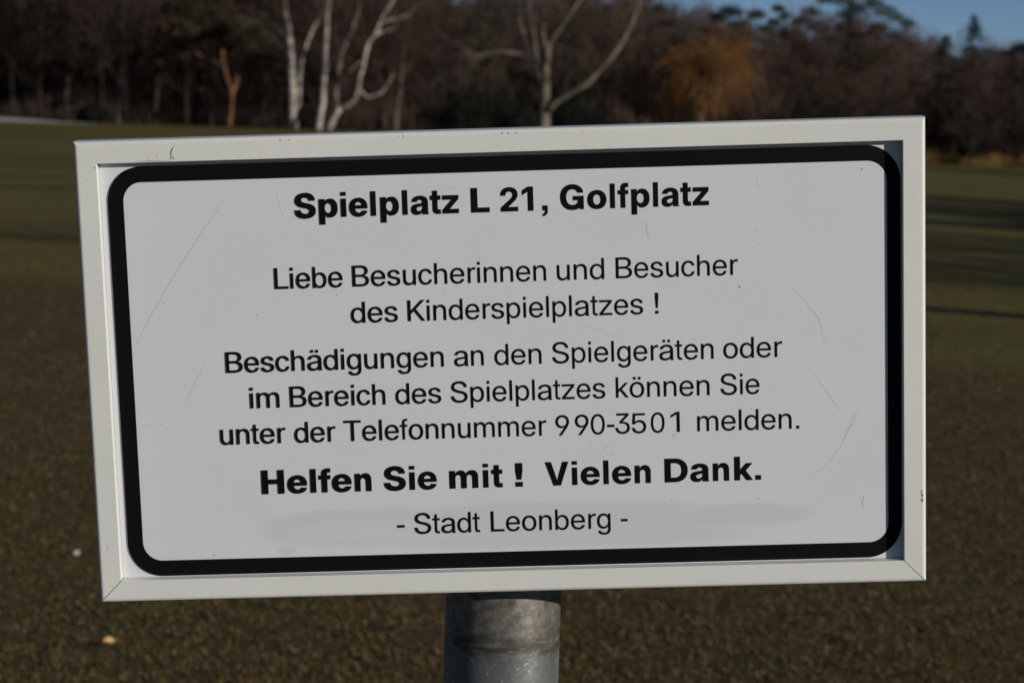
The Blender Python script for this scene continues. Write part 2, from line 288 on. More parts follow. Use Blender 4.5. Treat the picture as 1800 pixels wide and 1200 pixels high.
BOLD = {'!': [333,[[90,0,244,0,244,146,90,146],[118,213,216,213,244,480,244,718,90,718,90,480]]],
',': [278,[[64,0,64,146,214,146,214,10,212,-38,200,-82,178,-120,146,-150,106,-168,64,-160,64,-104,100,-92,124,-66,132,-34,134,0]]],
'.': [278,[[64,0,214,0,214,146,64,146]]],
'1': [556,[[378,710,378,0,224,0,224,561,222,561,69,456,69,601,229,710]]],
'2': [556,[[32,0,32,118,271,338,295,361,317,383,335,406,350,429,359,455,362,483,359,511,350,535,336,554,317,568,294,577,268,580,240,577,215,566,196,549,181,526,172,497,169,462,26,462,28,499,33,533,43,565,56,594,69,615,84,634,100,651,119,666,140,680,168,693,199,702,232,708,268,710,302,708,334,703,364,695,392,683,418,669,440,651,460,631,476,608,490,582,499,555,505,525,507,493,505,463,499,434,490,407,477,380,460,353,439,326,425,310,409,292,391,274,372,256,352,237,242,134,242,132,511,132,511,0]]],
'D': [722,[[335,0,149,0,149,143,327,143,368,145,403,153,433,166,459,185,480,208,497,238,506,263,512,292,516,324,518,359,516,394,512,426,506,455,496,481,480,510,459,533,433,552,402,565,366,573,325,575,145,575,145,718,336,718,377,716,417,711,454,702,489,690,521,674,551,655,578,634,602,609,624,581,642,550,658,517,670,481,678,443,683,402,685,359,683,316,678,275,670,237,658,201,642,168,624,137,603,109,579,85,552,63,522,44,489,28,454,16,417,7,377,2],[242,718,242,0,76,0,76,718]]],
'G': [778,[[391,-19,350,-17,312,-12,275,-2,241,11,209,27,179,48,152,71,128,97,106,126,87,159,72,194,60,231,51,271,46,314,44,358,46,405,51,448,60,489,73,527,89,563,109,595,131,624,156,650,183,673,213,692,245,708,278,721,313,730,350,735,388,737,429,735,469,729,506,719,533,708,558,696,582,682,604,666,625,648,643,628,660,607,674,585,690,552,701,517,707,480,534,480,527,503,517,524,503,542,487,557,467,569,445,578,421,583,393,585,358,582,326,573,298,558,274,538,254,512,238,481,226,445,219,404,216,359,219,314,226,273,238,237,254,206,274,180,299,160,327,145,359,136,395,133,439,137,476,150,507,170,529,196,543,229,547,267,583,263,402,263,402,391,713,391,713,293,711,256,706,221,698,188,687,157,672,128,654,101,634,77,611,55,586,36,558,20,528,6,497,-5,463,-13,428,-17],[592,-2,592,260,713,260,713,-2]]],
'H': [722,[[71,0,71,718,230,718,230,437,492,437,492,718,651,718,651,0,492,0,492,295,230,295,230,0]]],
'L': [611,[[76,0,76,718,254,718,254,143,583,143,583,0]]],
'S': [667,[[338,-19,302,-18,267,-14,235,-9,206,0,178,10,152,23,129,38,109,55,91,74,75,96,60,125,48,158,41,195,39,234,202,234,207,201,220,173,241,151,267,135,300,125,338,122,373,125,402,132,426,144,444,161,456,180,459,203,456,223,446,240,430,254,407,267,376,278,337,288,263,304,224,314,189,326,158,341,131,358,108,377,89,399,74,423,63,450,57,478,54,510,57,543,63,573,75,602,90,629,106,648,123,666,143,682,165,696,189,708,222,721,257,730,295,735,336,737,377,735,415,730,450,721,483,708,512,692,538,674,560,652,579,627,594,599,605,569,612,536,615,501,455,501,445,541,420,571,397,585,369,593,337,596,306,593,279,586,257,574,240,559,230,540,227,519,230,499,239,483,255,469,277,457,306,447,341,438,404,424,440,415,473,405,503,393,530,380,553,365,573,349,598,321,615,288,626,252,629,211,627,176,620,144,609,115,594,88,579,68,562,50,542,34,519,20,494,8,467,-1,438,-9,407,-15,373,-18]]],
'V': [667,[[238,0,19,718,185,718,275,400,283,369,291,338,300,306,308,273,316,240,324,206,332,172,341,137,349,101,358,65,318,65,326,101,334,137,342,172,350,206,358,240,366,273,374,306,382,338,389,369,397,400,484,718,648,718,435,0]]],
'a': [556,[[200,-14,168,-12,139,-6,112,4,88,17,68,35,51,57,39,83,31,112,29,146,33,188,44,223,62,251,86,273,115,290,148,302,184,310,223,316,263,320,295,325,318,330,334,338,343,349,346,364,346,366,343,383,337,396,327,408,313,416,295,421,274,423,253,421,235,416,219,407,207,395,199,381,194,364,46,371,53,405,64,436,81,464,102,488,128,508,159,525,185,534,214,541,245,545,279,546,312,545,343,541,372,534,399,524,423,512,444,498,470,471,489,439,501,402,505,361,505,-5,350,-5,350,71,347,71,331,45,312,24,290,7,264,-4,234,-12],[249,99,275,102,299,111,319,124,334,142,344,164,347,190,347,240,340,237,331,234,321,230,309,228,297,225,284,222,271,220,257,218,236,213,217,206,202,197,191,185,183,171,181,154,183,138,190,124,200,113,213,106,230,101],[445,0,445,40,475,54,530,20,530,2,505,-4,480,0]]],
'e': [556,[[281,-14,243,-12,208,-5,175,6,145,21,123,36,103,54,85,73,69,95,55,119,41,152,31,187,25,225,23,266,25,306,31,343,41,379,55,412,69,436,85,458,102,477,122,495,144,510,174,526,206,537,240,544,276,546,312,544,346,537,378,527,407,512,434,493,458,471,478,445,496,416,510,384,520,348,526,310,528,270,528,225,77,225,77,326,452,326,379,304,376,338,367,366,353,390,333,407,309,417,279,421,250,417,226,407,206,390,192,367,183,338,180,305,180,231,183,196,192,166,208,142,229,124,255,113,286,109,308,111,328,116,345,125,360,137,371,151,379,168,523,159,514,126,499,96,479,69,461,50,441,34,419,20,395,8,360,-4,322,-12]]],
'f': [333,[[312,517,312,392,10,392,10,517],[87,0,87,565,89,600,95,630,104,656,117,678,134,695,154,709,178,719,205,725,236,727,261,727,285,725,305,723,318,722,311,597,303,598,292,599,280,600,269,600,248,597,234,587,226,571,224,547,224,0]]],
'i': [278,[[69,0,209,0,209,532,69,532],[69,615,209,615,209,725,69,725]]],
'k': [556,[[209,137,209,332,228,332,376,519,554,519,342,253,302,253],[69,0,69,718,224,718,224,0],[383,0,246,216,348,332,562,0]]],
'l': [278,[[69,0,69,718,209,718,209,0]]],
'm': [889,[[64,0,64,536,213,536,216,407,207,407,217,437,228,463,243,486,268,513,298,531,330,542,364,546,399,542,430,530,458,510,476,490,490,465,501,436,508,403,493,403,502,433,513,459,528,482,546,502,566,518,588,530,624,542,662,546,692,544,721,536,747,524,770,506,789,485,805,459,817,429,824,395,826,358,826,0,669,0,669,321,664,358,648,386,624,402,595,408,574,405,555,397,541,383,529,365,523,344,520,318,520,0,370,0,370,323,365,358,350,385,326,402,297,408,276,405,258,397,243,383,231,365,224,342,221,315,221,0]]],
'n': [556,[[204,297,204,0,65,0,65,536,200,536,201,396,185,396,196,428,209,457,224,483,241,505,261,523,284,536,310,543,339,546,369,543,396,535,421,521,441,502,459,478,473,449,483,416,489,379,491,338,491,0,352,0,352,304,347,346,333,377,310,396,280,403,258,400,240,391,225,376,213,356,206,329]]],
'o': [611,[[306,-14,266,-12,229,-5,195,6,163,21,139,36,118,53,99,73,82,95,68,119,53,151,42,187,36,225,34,266,36,307,42,345,53,380,68,413,82,437,99,459,118,479,139,496,163,511,195,526,229,537,266,544,306,546,346,544,383,537,418,526,450,511,473,496,494,479,513,459,530,437,544,413,559,380,570,345,576,307,578,266,576,225,570,187,559,151,544,119,530,95,513,73,494,53,473,36,450,21,418,6,383,-5,346,-12],[306,120,335,124,360,138,381,159,396,188,406,224,409,266,406,309,396,344,381,373,360,394,335,408,306,412,277,408,252,394,231,373,216,344,206,309,203,266,206,224,216,188,231,159,252,138,277,124]]],
'p': [611,[[62,-207,62,536,219,536,219,458,223,458,238,483,256,504,278,522,304,535,334,543,367,546,397,544,424,538,450,527,475,513,498,494,518,472,535,446,550,417,562,385,571,349,576,310,578,269,576,227,571,188,563,153,551,120,536,90,519,65,499,43,476,24,452,9,425,-1,396,-7,366,-10,333,-7,303,2,278,16,256,34,238,57,224,83,221,83,221,-207],[318,125,347,130,371,143,390,164,404,192,413,228,416,269,413,310,404,345,390,373,371,394,347,407,318,412,289,407,264,394,244,373,228,345,219,310,216,269,219,228,228,193,244,164,264,143,289,130]]],
't': [333,[[305,536,305,405,10,405,10,536],[79,676,218,676,218,171,221,150,227,136,239,129,257,126,268,126,282,127,294,128,303,128,309,-1,292,-4,272,-5,250,-6,227,-6,192,-4,162,3,136,15,116,32,100,53,88,79,82,111,79,147]]],
'z': [500,[[20,0,20,106,274,399,274,401,23,401,23,532,474,532,474,418,230,133,230,131,480,131,480,0]]]}
# each printed line: weight, baseline height in mm, baseline slope, words with their left and right edge in mm
LINES = [
    ('B', 101.38, 0.0029, [["Spielplatz", -136.26, -27.32], ["L", -19.24, -6.9], ["21,", 0.26, 31.52], ["Golfplatz", 39.85, 138.23]]),
    ('R', 54.46, 0.0025, [["Liebe", -151.73, -106.47], ["Besucherinnen", -99.78, 29.22], ["und", 36.38, 67.84], ["Besucher", 75.56, 156.62]]),
    ('R', 30.04, 0.0023, [["des", -101.71, -70.52], ["Kinderspielplatzes", -63.82, 93.19], ["!", 101.15, 103.42]]),
    ('R', -1.41, 0.0013, [["Beschädigungen", -187.1, -40.96], ["an", -33.93, -14.17], ["den", -6.89, 24.56], ["Spielgeräten", 31.76, 139.61], ["oder", 146.11, 185.4]]),
    ('R', -26.06, 0.0011, [["im", -171.95, -152.41], ["Bereich", -145.05, -81.07], ["des", -74.06, -43.51], ["Spielplatzes", -36.89, 66.62], ["können", 73.75, 136.5], ["Sie", 143.89, 169.89]]),
    ('R', -50.48, 0.0009, [["unter", -193.2, -149.36], ["der", -143.13, -115.61], ["Telefonnummer", -109.73, 26.49], ["9", 32.62, 41.81], ["90", 45.75, 65.76], ["-", 67.29, 72.15], ["35", 72.8, 93.56], ["0", 96.74, 105.91], ["1", 110.0, 116.11], ["melden.", 127.84, 196.26]]),
    ('B', -85.17, 0.0022, [["Helfen", -166.88, -92.8], ["Sie", -84.17, -48.61], ["mit", -39.95, -4.05], ["!", 4.49, 9.48], ["Vielen", 24.59, 95.9], ["Dank.", 105.22, 170.13]]),
    ('R', -115.73, 0.0015, [["-", -76.29, -71.5], ["Stadt", -64.7, -20.36], ["Leonberg", -12.95, 68.04], ["-", 75.12, 79.59]]),]
SIGN_ROT = [[0.999419, -0.030563, -0.015104], [-0.027728, -0.986489, 0.161461], [-0.019835, -0.160949, -0.986763]]
SIGN_POS = [-0.00472, 0.0154, 1.5455]
# ------------------------------------------------------------------ materials of the sign
M_FRAME = material("white_coated_frame", (0.70, 0.70, 0.655), 0.34, 0.4, var=(0.675, 0.675, 0.63), scale=9, bump=0.015, bump_scale=60)
M_BLACK = material("black_print", (0.005, 0.005, 0.005), 0.5, 0.1)
M_SEAM = material("dark_seam", (0.05, 0.045, 0.04), 0.8, 0.1)
M_DIRT = material("grey_dirt", (0.22, 0.21, 0.19), 0.8, 0.1)
M_SCRATCH = material("grey_scratch", (0.50, 0.495, 0.49), 0.6, 0.2)
M_SCRATCH2 = material("faint_scratch", (0.605, 0.61, 0.615), 0.5, 0.2)
M_CHIP = material("chipped_paint", (0.11, 0.11, 0.085), 0.8, 0.2, var=(0.3, 0.29, 0.25), scale=400)


def panel_material():
    """white sheet with faint mottling, and the greyish water stain along its lower edge"""
    m = material("white_sheet", (0.66, 0.67, 0.685), 0.3, 0.35)
    nt = m.node_tree; N, L = nt.nodes, nt.links
    p = N["Principled BSDF"]
    tc = N.new("ShaderNodeTexCoord"); sep = N.new("ShaderNodeSeparateXYZ")
    L.new(tc.outputs["Object"], sep.inputs[0])
    nz = N.new("ShaderNodeTexNoise"); nz.inputs["Scale"].default_value = 14; nz.inputs["Detail"].default_value = 3
    L.new(tc.outputs["Object"], nz.inputs["Vector"])

    def math_(op, a, b=None, c=None):
        n = N.new("ShaderNodeMath"); n.operation = op
        for i, q in enumerate((a, b, c)):
            if q is None: continue
            if isinstance(q, (int, float)): n.inputs[i].default_value = q
            else: L.new(q, n.inputs[i])
        return n.outputs[0]

    def blob(cx, cy, rx, ry, pw, edge):
        dx = math_('POWER', math_('ABSOLUTE', math_('DIVIDE', math_('SUBTRACT', sep.outputs[0], cx), rx)), pw)
        wob = math_('MULTIPLY', math_('SUBTRACT', nz.outputs[0], 0.5), 0.006)
        yy = math_('ADD', math_('SUBTRACT', sep.outputs[1], cy), wob)
        dy = math_('POWER', math_('ABSOLUTE', math_('DIVIDE', yy, ry)), pw)
        d = math_('ADD', dx, dy)
        mr = N.new("ShaderNodeMapRange"); mr.interpolation_type = 'SMOOTHSTEP'
        mr.inputs[1].default_value = 1 - edge; mr.inputs[2].default_value = 1 + edge * .35
        mr.inputs[3].default_value = 1; mr.inputs[4].default_value = 0
        L.new(d, mr.inputs[0])
        return mr.outputs[0]
    a = blob(-0.100, -0.1105, 0.071, 0.0135, 2.6, 0.45)
    b = blob(0.030, -0.1085, 0.120, 0.0125, 3.2, 0.8)
    c = blob(0.155, -0.1085, 0.052, 0.0085, 2.4, 0.6)
    d = blob(0.04, -0.121, 0.13, 0.0085, 2.5, 0.7)
    e = blob(-0.152, -0.1245, 0.008, 0.004, 2.0, 0.8)
    core = blob(-0.085, -0.113, 0.075, 0.0085, 2.4, 0.9)
    st = math_('MAXIMUM', math_('MAXIMUM', a, b), math_('MAXIMUM', c, math_('MAXIMUM', d, e)))
    st = math_('SUBTRACT', st, math_('MULTIPLY', core, 0.45))
    st = math_('MULTIPLY', st, 0.52)
    mix = N.new("ShaderNodeMix"); mix.data_type = 'RGBA'
    L.new(st, mix.inputs["Factor"])
    mix.inputs["B"].default_value = (0.535, 0.55, 0.59, 1)
    rp = N.new("ShaderNodeValToRGB")
    rp.color_ramp.elements[0].position = 0.3; rp.color_ramp.elements[1].position = 0.7
    rp.color_ramp.elements[0].color = (0.635, 0.65, 0.67, 1); rp.color_ramp.elements[1].color = (0.66, 0.67, 0.685, 1)
    L.new(nz.outputs[0], rp.inputs[0])
    L.new(rp.outputs[0], mix.inputs["A"])
    L.new(mix.outputs["Result"], p.inputs["Base Color"])
    return m


M_PANEL = panel_material()


def post_material():
    """galvanised steel; the top hand's breadth is browned by old tape, with dark rings at its lower edge"""
    m = bpy.data.materials.new("galvanised_post"); m.use_nodes = True
    nt = m.node_tree; N, L = nt.nodes, nt.links
    p = N["Principled BSDF"]; p.inputs["Roughness"].default_value = 0.5; p.inputs["Specular IOR Level"].default_value = 0.2; p.inputs["Metallic"].default_value = 0.55
    tc = N.new("ShaderNodeTexCoord"); sep = N.new("ShaderNodeSeparateXYZ"); L.new(tc.outputs["Object"], sep.inputs[0])

    def noise(scale, detail, stretch=(1, 1, 1)):
        mp = N.new("ShaderNodeMapping"); mp.inputs["Scale"].default_value = stretch
        L.new(tc.outputs["Object"], mp.inputs[0])
        n = N.new("ShaderNodeTexNoise"); n.inputs["Scale"].default_value = scale; n.inputs["Detail"].default_value = detail
        L.new(mp.outputs[0], n.inputs["Vector"]); return n.outputs[0]

    def ramp(src, stops):
        r = N.new("ShaderNodeValToRGB")
        while len(r.color_ramp.elements) < len(stops): r.color_ramp.elements.new(0.5)
        for el, (q, c) in zip(r.color_ramp.elements, stops): el.position = q; el.color = (*c, 1)
        L.new(src, r.inputs[0]); return r.outputs[0]

    def mixc(f, a, b):
        x = N.new("ShaderNodeMix"); x.data_type = 'RGBA'
        for s, q in (("Factor", f), ("A", a), ("B", b)):
            if isinstance(q, tuple): x.inputs[s].default_value = (*q, 1)
            elif isinstance(q, (int, float)): x.inputs[s].default_value = q
            else: L.new(q, x.inputs[s])
        return x.outputs["Result"]

    def mm(op, a, b):
        n = N.new("ShaderNodeMath"); n.operation = op
        for i, q in enumerate((a, b)):
            if isinstance(q, (int, float)): n.inputs[i].default_value = q
            else: L.new(q, n.inputs[i])
        return n.outputs[0]

    def band(lo, hi, soft):
        wob = mm('MULTIPLY', mm('SUBTRACT', noise(30, 3), 0.5), 0.010)
        z = mm('ADD', sep.outputs[2], wob)
        o = []
        for a, b in ((lo - soft, lo + soft), (hi + soft, hi - soft)):
            mr = N.new("ShaderNodeMapRange"); mr.inputs[1].default_value = min(a, b); mr.inputs[2].default_value = max(a, b)
            if a > b: mr.inputs[3].default_value = 1; mr.inputs[4].default_value = 0
            L.new(z, mr.inputs[0]); o.append(mr.outputs[0])
        return mm('MULTIPLY', *o)
    grey = ramp(noise(40, 4, (1, 1, .35)), [(.3, (.125, .131, .130)), (.7, (.215, .222, .218))])
    fleck = ramp(noise(260, 2), [(.64, (0, 0, 0)), (.70, (1, 1, 1))])
    grey = mixc(mm('MULTIPLY', fleck, 0.5), grey, (.5, .51, .51))
    brown = ramp(noise(130, 9, (1, 1, 1.2)), [(.30, (.105, .093, .078)), (.5, (.170, .157, .135)), (.72, (.25, .236, .21))])
    scuff = ramp(noise(230, 6, (1, 1, .7)), [(.30, (1, 1, 1)), (.42, (0, 0, 0))])
    brown = mixc(mm('MULTIPLY', scuff, 0.5), brown, (.05, .047, .045))
    Z = POST_RING
    col = mixc(band(Z, 3.0, .004), grey, brown)
    ring = ramp(noise(60, 5, (.5, .5, 4.5)), [(.40, (0, 0, 0)), (.58, (1, 1, 1))])
    col = mixc(mm('MULTIPLY', mm('MULTIPLY', band(Z - .001, Z + .012, .004), ring), 0.68), col, (.042, .036, .028))
    L.new(col, p.inputs["Base Color"])
    bp = N.new("ShaderNodeBump"); bp.inputs["Strength"].default_value = 0.12; bp.inputs["Distance"].default_value = 0.004
    L.new(noise(150, 4), bp.inputs["Height"]); L.new(bp.outputs[0], p.inputs["Normal"])
    return m


# ------------------------------------------------------------------ the sign (local axes: x right, y up, z towards the reader, metres)
R = Matrix(SIGN_ROT)
CW = Matrix((C_RIGHT, C_DOWN, C_FWD)).transposed()           # columns: right, down, forward
S_ROT = CW @ R
S_POS = EYE + CW @ Vector(SIGN_POS)
S_MAT = Matrix.Translation(S_POS) @ S_ROT.to_4x4()

# the post stands plumb behind it
post_p = EYE + (CW @ Vector(((882.5 - 900) / F_PX, (1120 - 600) / F_PX, 1.0))) * 1.650
POST_X, POST_Y, POST_R = post_p.x, post_p.y, 0.0410
sign = empty("notice_sign", (POST_X, POST_Y, gz(POST_X, POST_Y)))
tag(sign, "white framed metal notice board with black German text on a galvanised round post", "sign")
INV = Matrix.Translation(-Vector(sign.location))


def sign_part(mb_or_obj, name=None, mats=None, smooth=False):
    o = mb_or_obj.build(name, mats, None, smooth) if isinstance(mb_or_obj, MB) else mb_or_obj
    o.parent = sign
    o.matrix_local = INV @ S_MAT
    return o


S_INV = S_MAT.inverted()


def on_sign(u, v, dz=0.0):
    d = C_FWD + C_RIGHT * ((u - 900) / F_PX) + C_DOWN * ((v - 600) / F_PX)
    o = S_INV @ EYE; d = S_INV.to_3x3() @ d
    q = o + d * ((dz - o.z) / d.z)
    return (q.x, q.y)


HW, HH = 0.280, 0.15645
prof = [(0.0, -0.016), (0.0, -0.0030), (0.00015, -0.0019), (0.0006, -0.0010), (0.0013, -0.00045), (0.0021, -0.0001), (0.0030, 0.0),
        (0.0146, 0.0), (0.0149, -0.00015), (0.0150, -0.0004), (0.0150, -0.016)]


def strip(mb, pts, w, z, mi):
    """thin flat stroke lying on a surface"""
    for i in range(len(pts) - 1):
        a, b = Vector(pts[i]), Vector(pts[i + 1])
        d = b - a
        if d.length < 1e-9: continue
        n = Vector((-d.y, d.x)).normalized() * w * .5
        f0 = 0.35 if i == 0 else 1; f1 = 0.35 if i == len(pts) - 2 else 1
        zz = z + (i % 2) * 0.00001
        mb.add([(a.x + n.x * f0, a.y + n.y * f0, zz), (a.x - n.x * f0, a.y - n.y * f0, zz),
                (b.x - n.x * f1, b.y - n.y * f1, zz), (b.x + n.x * f1, b.y + n.y * f1, zz)], [(0, 1, 2, 3)], mi)


def speck(mb, x, y, r, z, mi):
    n = random.randint(5, 8)
    ph = random.random() * 6
    mb.add([(x + math.cos(ph + 6.283 * k / n) * r * random.uniform(.5, 1.2),
             y + math.sin(ph + 6.283 * k / n) * r * random.uniform(.5, 1.2), z) for k in range(n)], [tuple(range(n))], mi)


def frame_bar(side):
    mb = MB()
    g = 0.0003 if side != 'top' else 0.0
    rings = []
    for end in (0, 1):
        ring = []
        for u, w in prof:
            if side in ('top', 'bottom'):
                sy = 1 if side == 'top' else -1
                x = (HW - u - (g if side == 'bottom' else 0)) * (-1 if end == 0 else 1)
                ring.append((x, sy * (HH - u), w))
            else:
                sx = 1 if side == 'right' else -1
                y = (HH - u) if end == 1 else -(HH - u - g)
                ring.append((sx * (HW - u), y, w))
        rings.append(ring)
    n = len(prof)
    mb.add(rings[0] + rings[1], [(k, k + 1, n + k + 1, n + k) for k in range(n - 1)] + [(n - 1, 0, n, 2 * n - 1)], 0)
    if side != 'top':
        mb.add(rings[0], [tuple(range(n))], 1)
        if side == 'bottom': mb.add(rings[1], [tuple(range(n))], 1)
    z = 0.00006
    if side == 'top':
        k = on_sign
        st = [(305, 257), (302, 264), (300, 268), (301, 274), (299, 283)]
        strip(mb, [k(*q) for q in st], 0.00085, z, 2)
        for u, v, r in ((300, 267, .0006), (304, 277, .0007), (305, 279, .0005), (261, 274, .0003), (258, 271, .0003), (276, 276, .0005), (261, 281, .0005)):
            speck(mb, *k(u, v), r, z + .00002, 2)
        strip(mb, [k(240, 284), (k(262, 283)), k(298, 283.4)], 0.0004, z, 2)
        for _ in range(46):
            speck(mb, random.uniform(-HW + .01, HW - .01), HH - random.choice((random.uniform(.0025, .004), random.uniform(.004, .0142), random.uniform(.013, .0143))), random.uniform(.0001, .0003), z, 2)
        for x in (-.143, -.137, -.065, -.062, .003, .007, .012, .055):
            speck(mb, x, HH - .0026, random.uniform(.0004, .0008), z, 2)
    elif side == 'bottom':
        for _ in range(40):
            speck(mb, random.uniform(-HW + .02, HW - .02), -HH + random.choice((random.uniform(.0024, .005), random.uniform(.004, .0142))), random.uniform(.0001, .00028), z, 2)
    else:
        s = 1 if side == 'right' else -1
        for _ in range(26):
            speck(mb, s * (HW - random.uniform(.0025, .0142)), random.uniform(-HH + .01, HH - .01), random.uniform(.0001, .0003), z, 2)
        if side == 'right':
            for _ in range(9):
                speck(mb, HW - random.uniform(.0024, .0033), -0.0975 + random.uniform(-.004, .004), random.uniform(.0005, .001), z + .00001 * _, 2)
        else:
            for x, y, r in ((-.2665, .139, .0006), (-.272, .131, .0004), (-.273, -.118, .0006), (-.2735, -.1205, .0004)):
                speck(mb, x, y, r, z, 2)
    return sign_part(mb, "frame_bar", [M_FRAME, M_SEAM, M_CHIP])


for side in ('top', 'bottom', 'left', 'right'):
    frame_bar(side)

# the sheet, its scratches and specks
PZ = -0.0075
mb = MB()
x, y = HW - 0.0152, HH - 0.0152
mb.add([(-x, -y, PZ), (x, -y, PZ), (x, y, PZ), (-x, y, PZ), (-x, -y, PZ - .002), (x, -y, PZ - .002), (x, y, PZ - .002), (-x, y, PZ - .002)],
       [(0, 1, 2, 3), (7, 6, 5, 4), (0, 4, 5, 1), (1, 5, 6, 2), (2, 6, 7, 3), (3, 7, 4, 0)], 0)
P = lambda u, v: on_sign(u, v, PZ)
zs = PZ + 0.00006
for pts, w, mi in (
        ([(395, 352), (350, 415), (300, 495), (265, 555), (240, 605)], .00042, 2),
        ([(405, 340), (385, 358), (372, 372)], .00035, 3),
        ([(485, 335), (492, 365), (500, 385)], .00035, 3),
        ([(480, 332), (600, 330), (720, 327), (810, 331), (880, 338)], .00035, 3),
        ([(515, 655), (560, 668), (620, 680), (690, 680)], .00038, 3),
        ([(455, 515), (560, 512), (680, 515), (760, 517)], .00032, 3),
        ([(1000, 560), (1050, 578), (1100, 600)], .0003, 3),
        ([(1430, 655), (1455, 690), (1480, 727)], .00028, 3),
        ([(1500, 725), (1495, 745), (1478, 785), (1455, 815), (1410, 855)], .0003, 3),
        ([(1508, 720), (1500, 742), (1488, 765)], .0003, 3),
        ([(1520, 868), (1516, 880), (1517, 893)], .00045, 2),
        ([(1330, 312), (1333, 330)], .0004, 3), ([(1402, 355), (1410, 378)], .0004, 3),
        ([(250, 746), (262, 748), (272, 744)], .0004, 2), ([(390, 340), (415, 340)], .0004, 3),
        ([(1137, 390), (1137, 405), (1142, 420)], .00035, 3),
        ([(280, 725), (330, 700), (360, 640)], .0003, 3), ([(1390, 500), (1440, 560), (1452, 610)], .00022, 3)):
    strip(mb, [P(*q) for q in pts], w, zs, mi); zs += 0.000004
for _ in range(330):
    speck(mb, random.uniform(-.246, .25), random.uniform(-.125, .123), random.choice((.00012, .00018, .0002, .0003, .00045)), zs, random.choice((1, 2, 2, 3, 3)))
for _ in range(70):
    u, v = random.gauss(1055, 22), random.gauss(795, 9)
    speck(mb, *P(u, v), random.uniform(.0002, .0005), zs + .00001, random.choice((3, 3, 4)))
for u, v, r in ((376, 975, .0006), (1515, 297, .0006), (1300, 504, .0008), (592, 519, .0005), (1185, 764, .0006), (1320, 717, .0005)):
    speck(mb, *P(u, v), r, zs + .00002, 1)
M_WORN = material("worn_white", (0.74, 0.74, 0.74), 0.5, 0.3)
sign_part(mb, "sheet", [M_PANEL, M_DIRT, M_SCRATCH, M_SCRATCH2, M_WORN])


def lift(x):
    """how far the print stands off the sheet: it bows away towards the left"""
    return 0.0002 + 0.0006 * float(1 - smooth(-0.22, 0.05, x))


# black line round the text
def rounded(x0, x1, y0, y1, r, n=14, m=24):
    out = []
    for (cx, cy, a0), nxt in zip(((x1 - r, y1 - r, 0), (x0 + r, y1 - r, 90), (x0 + r, y0 + r, 180), (x1 - r, y0 + r, 270)), (0, 1, 2, 3)):
        for k in range(n + 1):
            t = math.radians(a0 + 90 * k / n)
            out.append((cx + r * math.cos(t), cy + r * math.sin(t)))
        e = out[-1]
        q = {0: (x0 + r, y1), 1: (x0, y0 + r), 2: (x1 - r, y0), 3: (x1, y1 - r)}[nxt]
        for k in range(1, m):
            out.append((e[0] + (q[0] - e[0]) * k / m, e[1] + (q[1] - e[1]) * k / m))
    return out


mb = MB()
oo = rounded(-0.2604, 0.2645, -0.1405, 0.1386, 0.0235)
ii = rounded(-0.2500, 0.2555, -0.1299, 0.1282, 0.0130)
n = len(oo)
vv = [(a, b, PZ + lift(a)) for a, b in oo] + [(a, b, PZ + lift(a)) for a, b in ii] + \
     [(a, b, PZ + .00001) for a, b in oo] + [(a, b, PZ + .00001) for a, b in ii]
ff = []
for k in range(n):
    j = (k + 1) % n
    ff += [(k, j, n + j, n + k), (2 * n + k, 2 * n + j, j, k), (n + k, n + j, 3 * n + j, 3 * n + k)]
mb.add(vv, ff)
sign_part(mb, "border_line", M_BLACK)

# lettering
_cache = {}


def glyph(weight, ch):
    """(advance, flat vertices, triangles, outline edges) of one letter, overlaps merged"""
    if (weight, ch) in _cache: return _cache[weight, ch]
    font = REGULAR if weight == 'R' else BOLD
    adv, cs = font[{'ä': 'a', 'ö': 'o'}.get(ch, ch)]
    cs = [list(c) for c in cs]
    if ch in 'äö':
        for a, b in ((151, 239), (317, 405)): cs.append([a, 612, a, 706, b, 706, b, 612])
    polys = [[(c[i], c[i + 1]) for i in range(0, len(c), 2)] for c in cs]
    vs, es = [], []
    for p in polys:
        k = len(vs); vs += [Vector(q) for q in p]
        es += [(k + i, k + (i + 1) % len(p)) for i in range(len(p))]
    V, E_, Fc, *_ = delaunay_2d_cdt(vs, es, [], 0, 0.01)
    tris = []
    for t in Fc:
        cx = sum(V[i].x for i in t) / 3; cy = sum(V[i].y for i in t) / 3
        wn = 0
        for p in polys:
            for (a, b), (e, f) in zip(p, p[1:] + p[:1]):
                if b == f or not (min(b, f) <= cy < max(b, f)): continue
                if cx < a + (cy - b) * (e - a) / (f - b): wn += 1 if f > b else -1
        if wn: tris.append(tuple(t))
    cnt = {}
    for t in tris:
        for i in range(3):
            e = (t[i], t[(i + 1) % 3]); cnt[tuple(sorted(e))] = cnt.get(tuple(sorted(e)), []) + [e]
    edges = [v[0] for v in cnt.values() if len(v) == 1]
    _cache[weight, ch] = (adv, [(v.x, v.y) for v in V], tris, edges)
    return _cache[weight, ch]


